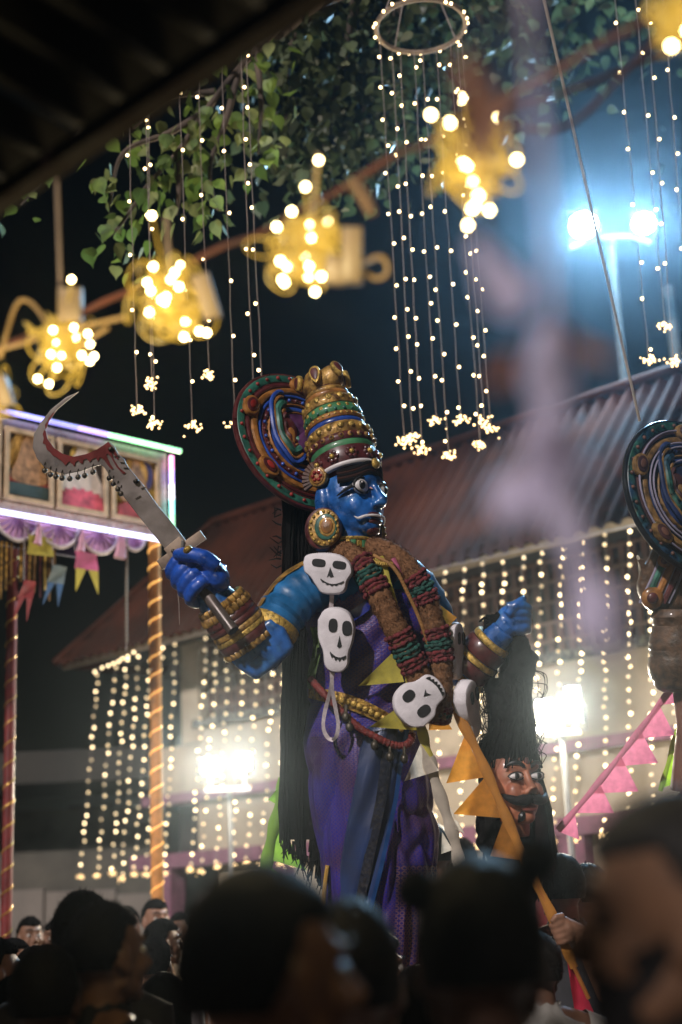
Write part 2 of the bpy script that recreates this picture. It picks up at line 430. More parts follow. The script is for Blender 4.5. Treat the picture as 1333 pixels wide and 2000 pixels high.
# far right strings
gF = 'light strings hanging before the street lamp'
for i, (xt, yt, xb, yb) in enumerate([(1200, -20, 1268, 702), (1240, -20, 1299, 636), (1262, -20, 1316, 704), (1295, -20, 1350, 680)]):
    light_string(px(xt, yt, 7.2), px(xb, yb, 7.2), 'warm light string hanging in front of the tall street lamp', gF, .25, seed=60 + i)
b_ = px(1270, -40, 7.2)
b = MB(); b.tube([px(1120, -34, 7.2), px(1420, -10, 7.2)], .008, 6); tag(b.build('support_wire', M_wire), 'overhead wire carrying the light strings before the street lamp', 'wire')
# curtains of bulbs along the hall eave
PC = P0 + Nn * .12
def onc(x, y): return on_plane(x, y, PC, Nn)
gC = 'curtain of bulbs along the hall eave'
wr = thing('eave_wire', onc(700, 1160), 'wire along the hall eave that carries the bulb curtain', 'wire')
b = MB(); b.tube([onc(186, 1312), onc(275, 1268), onc(360, 1246), onc(560, 1190), onc(868, 1108), onc(1240, 1026), onc(1420, 985)], .005, 5); b.build('cable', M_wire, wr)
for q in [(186, 1312), (200, 1304), (212, 1300), (222, 1296), (232, 1292), (240, 1286), (250, 1282), (262, 1274)]: obj('bulb', B_cur, wr, onc(*q))
cur = [(192, 1308, 158, 1712), (226, 1294, 190, 1710), (248, 1284, 220, 1705), (274, 1268, 238, 1716), (297, 1262, 262, 1708), (318, 1256, 286, 1708), (344, 1248, 322, 1706),
       (405, 1232, 372, 1698), (428, 1226, 392, 1702), (449, 1218, 424, 1694), (478, 1212, 455, 1690), (506, 1204, 482, 1686), (538, 1196, 512, 1690), (558, 1190, 548, 1690), (588, 1182, 574, 1690)]
for i, q in enumerate(cur):
    light_string(onc(q[0], q[1]), onc(q[2], q[3]), 'drooping curtain string of bulbs at the left end of the hall eave' if i < 7 else 'curtain string of bulbs in front of the floodlit cream wall', gC + (' left end' if i < 7 else ' middle'), .105, True, .011, .0018, (B_cur, B_cud, B_cur, B_cue, B_cud), name='curtain_string', seed=80 + i, cscale=.9)
for i, q in enumerate([(868, 1108, 850, 1664), (906, 1100, 900, 1660), (945, 1090, 930, 1655), (985, 1082, 972, 1650), (1022, 1074, 1012, 1648), (1058, 1066, 1042, 1650), (1100, 1058, 1080, 1644), (1140, 1050, 1124, 1640), (1184, 1040, 1180, 1632), (1228, 1028, 1232, 1624), (1272, 1018, 1275, 1620), (1316, 1008, 1320, 1616)]):
    light_string(onc(q[0], q[1]), onc(q[2], q[3]), 'curtain string of bulbs before the wooden grille right of the effigy', gC + ' right part', .088, True, .011, .0018, (B_cur, B_cud, B_cur, B_cue, B_cud), name='curtain_string', seed=110 + i, cscale=.8)

# ---- floodlights on stands
M_lens = mat('flood_lens', (.9, .9, .9), .3, emit=(1.0, .93, .78), es=40, sample=False)
M_lensc = mat('street_lens', (.9, .95, 1), .3, emit=(.72, .90, 1.0), es=160, sample=False)
M_house = mat('lamp_housing', (.06, .06, .065), .5, metal=.4)
M_steel = mat('galvanised_pole', (.30, .31, .32), .55, metal=.3, var=.1); M_stl2 = mat('weathered_pole', (.13, .15, .15), .7, var=.15)
def lamp_head(par, c, w_, h_, aim, lens, power, colr, spill=40, rad=.06, rnd=.25):
    fz = Vector(aim).normalized(); fx = Z3.cross(fz).normalized(); fy = fz.cross(fx)
    b = MB(); b.slab([(-w_ / 2 - .02, -h_ / 2 - .02), (w_ / 2 + .02, -h_ / 2 - .02), (w_ / 2 + .02, h_ / 2 + .02), (-w_ / 2 - .02, h_ / 2 + .02)], (c - fz * .05, fx, fy, fz), .09, .012)
    for k in range(5): b.box(c - fz * .11 + fx * (k - 2) * w_ * .2, fx, fy, fz, .005, h_ * .4, .03)
    hd = b.build('lamp_housing', M_house, par)
    sq = lambda t: math.copysign(abs(t) ** rnd, t)
    b = MB(); b.slab([(w_ / 2 * sq(math.cos(k * math.pi / 14)), h_ / 2 * sq(math.sin(k * math.pi / 14))) for k in range(28)], (c, fx, fy, fz), .012, .003); b.build('lens', lens, hd)
    b = MB(); b.tube([c - fz * .05 + fx * (w_ / 2 + .03), c - fz * .07 + fx * (w_ / 2 + .03) - fy * (h_ / 2 + .06), c - fz * .07 - fx * (w_ / 2 + .03) - fy * (h_ / 2 + .06), c - fz * .05 - fx * (w_ / 2 + .03)], .008, 6); b.build('bracket', M_house, hd)
    if power:
        for kd, pw in (('SPOT', power), ('POINT', spill)):
            ld = bpy.data.lights.new('lamp_light', kd); ld.energy = pw; ld.color = colr; ld.shadow_soft_size = rad
            lo = bpy.data.objects.new('lamp_light', ld); col.objects.link(lo); lo.location = c + fz * .12
            if kd == 'SPOT':
                ld.spot_size = R_(160); ld.spot_blend = .6; lo.rotation_euler = fz.to_track_quat('-Z', 'Y').to_euler()
            lo.parent = par; lo.matrix_parent_inverse = WM(par).inverted()
def flood(heads, d, pole, label, w_, h_, power):
    pb = px(pole[0], pole[1], d); t = thing('floodlight_stand', (pb.x, pb.y, 0), label, 'floodlight')
    b = MB(); b.tube([Vector((pb.x, pb.y, 0)), Vector((pb.x, pb.y, pb.z))], .022, 10); b.build('pole', M_steel, t)
    hp = [px(x, y, d) for x, y in heads]; a, c = hp[0].copy(), hp[-1].copy(); a.z = c.z = pb.z
    b = MB(); b.beam(a + (a - c) * .15, c + (c - a) * .15, .03, .04); b.build('crossbar', M_steel, t, smooth=False)
    for k in range(3):
        an = k * 2.094; b = MB(); b.tube([Vector((pb.x, pb.y, .55)), Vector((pb.x + math.cos(an) * .5, pb.y + math.sin(an) * .5, .015))], .014, 8); b.build('leg', M_steel, t)
    for p in hp:
        b = MB(); b.tube([Vector((p.x, p.y, pb.z)), p - Vector((0, 0, h_ * .4))], .014, 8); b.build('stem', M_steel, t)
        lamp_head(t, p, w_, h_, (CAM - p) + Vector((0, 0, .3)), M_lens, power, (1.0, .87, .66), 45)
flood([(410, 1497), (477, 1487)], 12.3, (449, 1542), 'twin floodlight on a white pole before the cream wall left of the effigy', .12, .14, 420)
flood([(1062, 1400), (1120, 1375)], 10.0, (1098, 1432), 'twin floodlight stand glaring behind the severed head', .10, .24, 400)
# ---- street lamp
def pole_between(x0, y0, d, label):
    p = px(x0, y0, d); return p
pt = px(1192, 478, 14); t = thing('street_lamp', (pt.x, pt.y, 0), 'tall street lamp with two glaring cool white heads on a curved arm', 'street lamp')
b = MB(); b.tube([Vector((pt.x, pt.y, 0)), Vector((pt.x, pt.y, 3)), Vector((pt.x, pt.y, pt.z))], [.06, .052, .042], 12); b.build('pole', M_stl2, t)
b = MB(); b.tube(cat_rom([px(1112, 484, 13.9), px(1150, 470, 13.9), px(1192, 463, 13.95), px(1235, 463, 13.9), px(1272, 474, 13.9)], 5), .03, 8); b.build('arm', M_steel, t)
b = MB(); b.tube([px(1192, 463, 13.95), pt], .05, 8); b.build('collar', M_steel, t)
for (x, y, s_) in ((1140, 440, 1.0), (1258, 436, .8)):
    lamp_head(t, px(x, y, 13.8), .26 * s_, .24 * s_, (CAM - px(x, y, 13.8)) + Vector((0, 0, -1)), M_lensc, 1500 * s_, (.38, .70, 1.0), 60, .1, 1.0)
pq = px(1305, 560, 14.6); b = MB(); b.tube([Vector((pq.x, pq.y, 0)), Vector((pq.x, pq.y, 7.6))], [.075, .06], 12)
tag(b.build('utility_pole', M_stl2), 'plain grey utility pole standing beside the street lamp', 'pole')

# ---- bamboo pole and bunches of bulbs in front
M_bam = mat('red_brown_branch', (.065, .018, .009), .85, var=.3, vscale=10, bump=.5)
bp = [(-260, 780, 3.0), (0, 680, 2.85), (160, 612, 2.75), (400, 500, 2.6), (560, 428, 2.5), (760, 312, 2.35), (880, 258, 2.25), (1010, 180, 2.15), (1160, 95, 2.05), (1420, -60, 1.95)]
bt = thing('branch_pole', px(160, 612, 2.75), 'long red brown branch slung overhead carrying bunches of bulbs', 'pole')
pts = cat_rom([px(*q) for q in bp], 5)
b = MB(); b.tube([p + Vector((0, 0, .003 * math.sin(i * 1.3))) for i, p in enumerate(pts)], [.0048 + .0016 * math.sin(i * .7) ** 2 for i in range(len(pts))], 9); b.build('stem', M_bam, bt)
b = MB(); b.tube([px(690, 352, 2.4), px(712, 385, 2.39), px(728, 418, 2.38)], [.014, .013, .010], 9); b.build('stub', mat('cut_branch', (.13, .075, .035), .8, var=.2), bt)
for (qa, qb, qc) in (((960, 215, 2.18), (1090, 185, 2.3), (1260, 120, 2.5)), ((985, 245, 2.2), (1120, 240, 2.3), (1300, 60, 2.4))):
    b = MB(); b.tube(cat_rom([px(*qa), px(*qb), px(*qc), px(1400, qc[1] - 60, 2.6)], 5), .005, 8); b.build('side_branch', M_bam, bt)
M_coil = mat('golden_wire', (.38, .27, .035), .4, var=.15, spec=.7)
M_adap = mat('adapter_plastic', (.15, .105, .055), .5, var=.08)
B_bun = ball('bulb', .0042, M_bulb_b)
def bunch(cx, cy, d, wpx, hpx, bulbs, box, label, seed, hang=None):
    rr = random.Random(seed); c = px(cx, cy, d); sc = d / FPX
    t = thing('bulb_bunch', c, label, 'light bunch', 'bunches of bulbs tied to the branch pole')
    b = MB()
    for k in range(84):
        a = Vector((rr.gauss(0, 1), rr.gauss(0, 1), rr.gauss(0, 1))).normalized(); u = a.orthogonal().normalized(); v = a.cross(u)
        r1 = rr.uniform(.07, .24) * wpx * sc; r2 = rr.uniform(.08, .22) * hpx * sc
        o = c + (RGT * rr.gauss(0, .19) * wpx + UPW * rr.gauss(0, .19) * hpx) * sc
        pts = []
        for i in range(19):
            an = i * 2 * math.pi / 18; q = u * math.cos(an) * r1 + v * math.sin(an) * r2
            q = RGT * max(-.5 * wpx * sc, min(.5 * wpx * sc, q.dot(RGT))) + UPW * q.dot(UPW) + TOW * q.dot(TOW) * .75
            pts.append(o + q)
        b.tube(pts, .0017, 5, caps=False)
    b.build('wire_coil', M_coil, t)
    b = MB(); b.ell(c - TOW * .012, (wpx * sc * .2,) * 3, 12, 8, Matrix.Diagonal((1, .8, hpx / wpx))); q = b.build('inner_coil', mat('golden_wire_core', (.26, .16, .03), .5, var=.4, vscale=60, bump=1, bscale=120), t)
    for (x, y) in bulbs:
        p = px(x, y, d - rr.uniform(.0, .05)); obj('bulb', B_bun, t, p)
        m_ = MB(); m_.tube([p + (c - p).normalized() * .003, p.lerp(c, .5)], .0016, 5); m_.build('lead', M_coil, t)
    for (x, y, w2, h2, an) in box:
        q = px(x, y, d - .01); ca, sa = math.cos(an), math.sin(an); ux = RGT * ca + UPW * sa; uy = UPW * ca - RGT * sa
        m_ = MB(); W, H = w2 * sc / 2, h2 * sc / 2; m_.slab([(-W, -H), (W, -H), (W, H), (-W, H)], (q, ux, uy, TOW), .028, .004); m_.build('adapter_box', M_adap, t)
    if hang:
        m_ = MB(); m_.tube([px(hang[0], hang[1], d), c], .004, 6); m_.build('hang_rope', mat('dull_rope', (.20, .15, .12), .8), t)
    ld = bpy.data.lights.new('bunch_light', 'POINT'); ld.energy = 3.0; ld.color = (1.0, .80, .42); ld.shadow_soft_size = .03     # the bulbs of a bunch together give off this light
    lo = bpy.data.objects.new('bunch_light', ld); col.objects.link(lo); lo.location = c + TOW * .16 - Z3 * .04; lo.parent = t; lo.matrix_parent_inverse = WM(t).inverted()
    return t
bunch(122, 670, 2.75, 110, 150, [(140, 546), (104, 645), (112, 670), (100, 692), (120, 695), (145, 640), (172, 652), (176, 672), (160, 694), (184, 696), (176, 706), (74, 740), (96, 750), (112, 718), (150, 660)], [(138, 596, 46, 66, 0)], 'bunch of golden wire and bulbs with grey adapter, under a hanging rope', 1, (111, 330))
bunch(335, 590, 2.6, 150, 170, [(297, 421), (300, 521), (288, 552), (295, 568), (354, 518), (342, 532), (334, 546), (325, 580), (322, 590), (333, 576), (396, 543), (363, 628), (360, 658), (390, 647), (404, 650), (316, 586), (350, 560), (292, 610)], [(404, 580, 34, 90, .3)], 'bunch of bulbs with tilted yellow adapter on the branch pole', 2, (325, 425))
bunch(607, 480, 2.4, 140, 160, [(623, 313), (597, 365), (570, 413), (541, 443), (604, 440), (608, 464), (548, 510), (562, 520), (556, 552), (598, 502), (604, 520), (603, 540), (628, 540), (616, 570), (602, 484), (640, 432), (552, 546)], [(688, 500, 40, 110, 0), (655, 530, 40, 54, -.1)], 'bunch of bulbs with long beige adapter beside a cut stub', 3, (622, 300))
bunch(925, 320, 2.15, 150, 200, [(899, 192), (842, 224), (879, 240), (976, 229), (905, 320), (912, 324), (925, 356), (935, 382), (922, 408), (957, 411), (914, 440), (928, 402), (1010, 312)], [], 'bunch of bulbs hanging from the branch pole nearest the hoop', 4)
bunch(1326, 40, 1.95, 110, 110, [(1312, 90), (1345, 60), (1350, 30)], [], 'bunch of bulbs at the end of the branch pole above the street lamp', 5)
bunch(-18, 770, 2.9, 90, 130, [(-20, 700), (-30, 820), (-45, 760)], [(8, 765, 26, 60, .3)], 'bunch of bulbs at the low end of the branch pole by the picture board', 6)
for i, pl in enumerate(([(212, 640, 2.68), (180, 660, 2.7), (150, 690, 2.74)], [(0, 700, 2.8), (30, 600, 2.8), (55, 588, 2.8), (85, 620, 2.78), (95, 660, 2.76)], [(-30, 690, 2.8), (40, 672, 2.8), (110, 650, 2.75), (250, 618, 2.66)], [(695, 520, 2.4), (735, 545, 2.4), (758, 530, 2.4), (745, 502, 2.4), (705, 515, 2.4)])):
    b = MB(); b.tube(cat_rom([px(*q) for q in pl], 6), .0045, 6)
    tag(b.build('loose_wire', mat('loose_wire_gold', (.22, .14, .05), .5)), ['golden wire end sagging off the first bulb bunch', 'loop of cable curling above the leftmost bulb bunch', 'cable linking the two left bulb bunches', 'loop of cable beside the long beige adapter'][i], 'cable')
q0 = px(1005, -260, 4.65); q1 = px(1250, 822, 5.35)
b = MB(); b.tube([q0.lerp(q1, k / 10) + Vector((0, 0, -.01 * math.sin(k / 10 * math.pi))) for k in range(11)], .0055, 7)
tag(b.build('stay_rope', mat('pale_rope', (.60, .50, .40), .8, var=.15)), 'pale rope slanting down to the second effigy crown', 'rope')
# ================================================================== THE EFFIGY
eb = E(720, 2050, 0); EFF = thing('goddess_effigy', (eb.x, eb.y, 0), 'giant blue painted goddess effigy in violet saree with tall crown, arms raised', 'effigy')
M_blue = mat('blue_gloss_paint', (.012, .105, .38), .32, var=.28, vscale=22, bump=.5, bscale=55, coat=.35, c2=(.03, .15, .40), c2s=17, c2t=.60)
M_blue2 = mat('blue_gloss_paint_hand', (.010, .075, .42), .30, var=.2, vscale=30, bump=.5, bscale=45, coat=.6)
M_gold = mat('gold_paint', (.42, .24, .055), .38, metal=.35, var=.35, vscale=35, bump=.8, bscale=90, coat=.25, c2=(.20, .10, .03), c2s=40, c2t=.58)
M_gold2 = mat('bright_gold_trim', (.55, .36, .08), .35, metal=.5, var=.3, vscale=60, bump=1, bscale=150)
M_maroon = mat('maroon_paint', (.085, .014, .014), .35, var=.25, coat=.4, vscale=30)
M_orange = mat('orange_paint', (.32, .13, .025), .4, var=.3, vscale=25, coat=.3, bump=.5, bscale=60)
M_teal = mat('teal_paint', (.03, .16, .11), .4, var=.3, vscale=25, coat=.3, c2=(.02, .09, .07), c2s=18)
M_green = mat('green_paint', (.05, .20, .08), .4, var=.25, coat=.3)
M_roy = mat('royal_paint', (.02, .07, .36), .35, var=.25, coat=.4)
M_purple = mat('purple_paint', (.085, .02, .085), .45, var=.3, vscale=20, coat=.2)
M_whitep = mat('white_paint', (.72, .68, .68), .4, var=.06, coat=.3)
M_black = mat('black_paint', (.006, .006, .007), .4, coat=.2)
M_pinkw = mat('eye_pink', (.55, .30, .30), .4)
M_red = mat('red_paint', (.30, .02, .015), .4, var=.2)
M_hair = mat('black_yarn_hair', (.006, .005, .005), .9, spec=.12, var=.3, vscale=60, bump=.8, bscale=200)

# ---- head frame
PHI = R_(50); UPV = Vector((0, 0, 1)); RH = Vector((_R.x, _R.y, 0)).normalized(); TH = Vector((TOW.x, TOW.y, 0)).normalized()
UPV = (UPV * .985 + UPW * .2).normalized()
FW = (RH * math.sin(PHI) + TH * math.cos(PHI)).normalized(); FW = (FW - UPV * FW.dot(UPV)).normalized()
RS = UPV.cross(FW).normalized()
if RS.dot(TH) < 0: RS = -RS
HC = E(683, 985, 0)
def H(f, s, u): return HC + (FW * f + RS * s + UPV * u) * S
HM = Matrix((FW, RS, UPV)).transposed()
def hell(b, c, r, **k): b.ell(H(*c), tuple(q * S for q in r), M=HM, **k)
b = MB()
hell(b, (-4, 0, 12), (66, 58, 72), seg=24, rings=16)
hell(b, (14, 0, -22), (55, 50, 50), seg=20, rings=12)
hell(b, (46, 0, -52), (22, 26, 19))                  # chin
hell(b, (36, 27, -14), (22, 22, 30)); hell(b, (36, -27, -14), (22, 22, 30))   # cheeks
hell(b, (50, 0, 42), (18, 40, 22))                   # brow
b.tube([H(60, 0, 34), H(72, 0, 8), H(84, 0, -9)], [7 * S, 9 * S, 12 * S], 10)
hell(b, (83, 0, -11), (9, 9, 8)); hell(b, (74, 10, -13), (8, 7, 7)); hell(b, (74, -10, -13), (8, 7, 7))
b.tube([H(0, 0, -40), H(-6, 0, -110)], [40 * S, 44 * S], 16)
hell(b, (-22, 59, 0), (16, 9, 34)); hell(b, (-22, -59, 0), (16, 9, 34))       # ears
me = remesh(b, .0045, 16, .5); me.materials.append(M_blue); head = obj('head', me, EFF)
# eyes
for sg in (1, -1):
    c = (53, 30 * sg, 22); b = MB(); hell(b, c, (12.5, 19, 15), seg=18, rings=12); eo = b.build('eye', M_whitep, head)
    d = Vector((.86, .42 * sg, 0.02)).normalized()
    def ep(r, du=0, ds=0): q = d * r; return (c[0] + q[0] * .76, c[1] + q[1] * .95 + ds, c[2] + q[2] + du)
    b = MB(); hell(b, ep(11.0), (6.4, 9.2, 9.4), seg=14, rings=10); b.build('iris', M_black, eo)
    b = MB(); hell(b, ep(19.6, 3.4, 2), (1.6, 2.2, 2.2), seg=8, rings=6); b.build('glint', M_whitep, eo)
    # kohl lids
    for up_, rr in ((1, 2.2), (-1, 1.6)):
        pts = []
        for k in range(13):
            a = math.pi * k / 12; cs, sn = math.cos(a), math.sin(a)
            s_ = 21.5 * cs; u_ = 16 * sn * up_
            f_ = 17.5 * math.sqrt(max(0.05, 1 - (s_ / 24) ** 2 - (u_ / 22) ** 2))
            pts.append(H(52 + f_ * .70 - abs(cs) ** 3 * 3, 30 * sg + s_, 22 + u_))
        b = MB(); b.tube(pts, [rr * S * (1.0 if 0 < k < 12 else .6) for k in range(13)], 6); b.build('eyelid_line', M_black, eo)
    b = MB(); b.tube([H(50, 48 * sg, 21), H(36, 55 * sg, 14), H(18, 59.5 * sg, 4)], [4.2 * S, 3.6 * S, .8 * S], 8); b.build('kohl_tail', M_black, eo)
    b = MB(); b.tube([H(50.5 + 12, 12 * sg, 20), H(50.5 + 17, 10 * sg, 17)], [2.2 * S, 1 * S], 6); b.build('eye_corner', M_pinkw, eo)
M_brn = mat('brown_brow_paint', (.030, .011, .007), .8, spec=.2); M_blk2 = mat('matt_black_paint', (.006, .005, .005), .85, spec=.15)
# brow stripes: dark painted waves over the forehead
for k, (du, m_) in enumerate(((0, M_blk2), (6, M_brn), (12, M_blk2), (18, M_brn), (23, M_blk2))):
    pts = []
    for j in range(29):
        s_ = lerp(62, -62, j / 28); wv = 13 * math.cos(s_ / 62 * math.pi * .95) * (1 - .38 * math.exp(-(s_ / 9) ** 2))
        f_ = math.sqrt(max(.0, 1 - (s_ / 66) ** 2)) * 68 - 2
        pts.append(H(f_, s_ * .95, 42 + du * .85 + wv * .8))
    b = MB(); b.tube(pts, 4.6 * S, 7, flat=.8); b.build('brow_line', m_, head)
# mouth
b = MB(); hell(b, (63, 0, -33), (9, 22, 6)); hell(b, (60, 0, -46), (10, 19, 8)); b.build('lips', M_maroon, head)
b = MB(); hell(b, (54, 0, -62), (13, 17, 10)); b.build('chin_paint', M_maroon, head)
for sg in (1, -1):
    b = MB(); b.tube(cat_rom([H(73, 1 * sg, -36), H(70, 16 * sg, -36), H(61, 29 * sg, -38), H(52, 38 * sg, -42), H(46, 44 * sg, -38)], 4), [x * S for x in [2.6] * 8 + [2.9] * 4 + [2.6, 2.2, 1.8, 1.2, .7]], 8); b.build('fang', M_whitep, head)
# ---- neck collar
b = MB()
for k, r in ((0, 50), (1, 51), (2, 50)):
    pass
ncol = None
for k in range(26):
    a = k * 2 * math.pi / 26; nx = Vector((math.cos(a), math.sin(a)))
    b = MB(); c = H(-4 + nx.x * 47, nx.y * 47, -86); o_ = (FW * nx.x + RS * nx.y); tn = o_.cross(UPV)
    b.slab([(-5, -9), (5, -9), (5, 9), (-5, 9)], (c, tn * S, UPV * S, o_ * S), 5, 1.2)
    b.build('collar_tile', M_green if k % 2 else M_gold2, EFF)
for du in (-76, -97):
    b = MB(); b.tube([H(-4 + 48 * math.cos(a * math.pi / 16), 48 * math.sin(a * math.pi / 16), du) for a in range(33)], 4 * S, 8, caps=False); b.build('collar_rim', M_gold2, EFF)
# ---- ear ornaments
for sg in (1, -1):
    ear = None
    c = H(0, 64 * sg, -58); ax = (RS * sg * .86 + FW * .42 * 1 + TH * .3).normalized() if sg > 0 else (RS * sg * .8 + FW * .5).normalized()
    uy = (UPV - ax * UPV.dot(ax)).normalized(); ux = uy.cross(ax)
    def ring(r, n=28, sy=1.2): return [(r * math.cos(i * 2 * math.pi / n), r * sy * math.sin(i * 2 * math.pi / n)) for i in range(n)]
    b = MB(); b.slab(ring(36), (c - ax * 6 * S - ux * 12 * S, ux * S, uy * S, ax * S), 30, 9); ear = b.build('earring', M_maroon, EFF)
    for r, th, m_, nm, sh in ((31, 34, M_gold, 'earring_rim', 5), (22, 42, M_teal, 'earring_band', 2), (17, 46, M_gold, 'earring_band', 0), (12.5, 52, M_orange, 'earring_boss', 0)):
        b = MB(); b.slab(ring(r), (c - ux * sh * S * 1.4, ux * S, uy * S, ax * S), th, 4); b.build(nm, m_, ear)
    for i in range(16):
        a = i * 2 * math.pi / 16; b = MB(); b.ell(c + ux * (26.5 * math.cos(a) - 7) * S + uy * 31 * math.sin(a) * S + ax * 17 * S, 3.4 * S, 8, 6); b.build('bead', M_gold2, ear)
    b = MB(); b.tube([H(-22, 60 * sg, -20), H(-10, 64 * sg, -44)], 9 * S, 8); b.build('ear_loop', M_maroon, ear)
    # rosette above ear
    c = H(-22, 62 * sg, 47); ax = (RS * sg * .9 + FW * .35).normalized(); uy = (UPV - ax * UPV.dot(ax)).normalized(); ux = uy.cross(ax)
    b = MB(); b.slab(ring(19, 20, 1.1), (c, ux * S, uy * S, ax * S), 26, 5); ro = b.build('rosette', M_gold, EFF)
    b = MB(); b.slab(ring(14, 20, 1.1), (c, ux * S, uy * S, ax * S), 31, 2); b.build('rosette_rim', M_orange, ro)
    for i in range(6):
        a = i * math.pi / 3; b = MB(); b.ell(c + (ux * math.cos(a) + uy * math.sin(a)) * 8 * S + ax * 15 * S, 4.2 * S, 8, 6); b.build('petal', M_red, ro)
    # fan of feathers in front of the halo
    b = MB()
    for i in range(9):
        a = R_(105 + i * 13); b.tube([c + ax * -6 * S, c + (ux * math.cos(a) * -1 * -1 + uy * math.sin(a)) * 38 * S - ax * 10 * S], [3 * S, 5 * S], 6)
    b.build('feather_fan', mat('brown_feather', (.10, .045, .03), .5, var=.3), ro)
# ---- crown (lathe round a backward leaning axis)
KA = (UPV * .962 - FW * .275).normalized(); KF = (FW - KA * FW.dot(KA)).normalized(); KR = RS
K0 = H(2, 0, 54)
def K(f, s, u): return K0 + (KF * f * 1.07 + KR * s * 1.07 + KA * u * 1.07) * S
CR = thing_parent = obj('crown', MB().tube([K(0, 0, -6), K(0, 0, 60), K(0, 0, 150), K(0, 0, 205)], [52 * S, 53 * S, 40 * S, 28 * S], 28).mesh('crown', M_maroon), EFF)
def band(u0, u1, r0, r1, bul, m_, nm='crown_band'):
    P = []
    for i in range(7):
        t = i / 6; r = lerp(r0, r1, t) + bul * math.sin(math.pi * t); u_ = lerp(u0, u1, t)
        P.append([K(r * 1.0 * math.cos(a * math.pi / 20), r * math.sin(a * math.pi / 20), u_) for a in range(40)])
    b = MB(); b.grid(P, wrap=True)
    P2 = [[K(0, 0, u0)] * 40, P[0]]; b.grid([[K((r0 - 9) * math.cos(a * math.pi / 20), (r0 - 9) * math.sin(a * math.pi / 20), u0) for a in range(40)], P[0]], wrap=True)
    b.grid([P[-1], [K((r1 - 9) * math.cos(a * math.pi / 20), (r1 - 9) * math.sin(a * math.pi / 20), u1) for a in range(40)]], wrap=True)
    return b.build(nm, m_, CR)
bands = [(0, 7, 60, 61, 2, M_whitep), (7, 38, 60, 61, 2, M_maroon), (38, 50, 60, 60, 1, M_green), (50, 66, 61, 60, 3, M_maroon), (66, 90, 60, 57, 4, M_gold), (90, 101, 54, 53, 2, M_roy), (101, 113, 55, 53, 3, M_orange),
         (113, 133, 54, 50, 4, M_green), (133, 156, 52, 46, 4, M_gold), (156, 166, 44, 42, 2, M_orange), (166, 176, 41, 39, 2, M_gold)]
for q in bands: band(*q)
def studs(u_, r, n, rad, m_, nm, flat=.5, ph=0.):
    for i in range(n):
        a = ph + i * 2 * math.pi / n; o_ = KF * math.cos(a) + KR * math.sin(a); t_ = KA.cross(o_)
        b = MB(); b.ell(K0 + o_ * r * 1.07 * S + KA * u_ * 1.07 * S, (rad * S * flat, rad * S, rad * S), 8, 6, Matrix((o_, t_, KA)).transposed()); b.build(nm, m_, CR)
studs(58, 63, 22, 6.0, M_gold, 'crown_stud', .6); studs(58, 66.5, 22, 2.8, M_maroon, 'crown_gem', .6)
studs(78, 62.5, 18, 6.5, M_gold2, 'crown_stud', .6, .1); studs(124, 54.5, 20, 5, M_gold2, 'crown_stud', .5); studs(117, 56, 20, 3.4, M_teal, 'crown_gem', .5, .16)
studs(145, 51.5, 14, 7.2, M_gold2, 'crown_stud', .6); studs(107, 56.5, 30, 3.2, M_gold2, 'crown_bead')
for i in range(11):                                  # row of painted flowers
    a = i * 2 * math.pi / 11 + .12; o_ = KF * math.cos(a) + KR * math.sin(a); t_ = KA.cross(o_); c = K0 + o_ * 67.5 * S + KA * 22.5 * S
    b = MB()
    for j in range(6):
        an = j * math.pi / 3; b.ell(c + (t_ * math.cos(an) + KA * math.sin(an)) * 8.5 * S, (3.4 * S, 5 * S, 5 * S), 8, 6, Matrix((o_, t_, KA)).transposed())
    fl = b.build('crown_flower', M_maroon, CR); b = MB(); b.ell(c + o_ * 3 * S, 5.6 * S, 10, 7); b.build('flower_centre', M_gold2, fl)
b = MB(); b.ell(K(64, 0, -4), (8 * S, 11 * S, 11 * S), 12, 8, HM); g = b.build('front_jewel', M_gold2, CR)
# top knot with eye shaped gems
b = MB(); b.ell(K(-4, 0, 196), (42 * S, 40 * S, 32 * S), 20, 12, Matrix((KF, KR, KA)).transposed()); b.ell(K(22, 0, 200), (26 * S, 24 * S, 28 * S), 16, 10, Matrix((KF, KR, KA)).transposed()); b.ell(K(-16, 0, 214), (24 * S, 26 * S, 24 * S), 14, 9)
me = remesh(b, .005, 4); me.materials.append(M_gold); tk = obj('top_knot', me, CR)
for (f_, s_, u_, d, hh) in ((14, 36, 202, (.35, .9, .2), 22), (46, 8, 206, (.95, .2, .3), 19), (30, -34, 202, (.5, -.85, .1), 20), (-30, 34, 208, (-.4, .85, .2), 18)):
    ax = (KF * d[0] + KR * d[1] + KA * d[2]).normalized(); uy = (KA - ax * KA.dot(ax)).normalized(); ux = uy.cross(ax); c = K(f_, s_, u_)
    dr = [(13 * math.sin(t) * (1 - .35 * math.cos(t)) * .9, -hh * math.cos(t) * 1.0) for t in [i * 2 * math.pi / 20 for i in range(20)]]
    b = MB(); b.slab(dr, (c, ux * S, uy * S, ax * S), 11, 3); g = b.build('gem_rim', M_gold2, tk)
    b = MB(); b.slab([(x * .72, y * .74) for x, y in dr], (c, ux * S, uy * S, ax * S), 15, 3); b.build('gem', M_maroon, g)
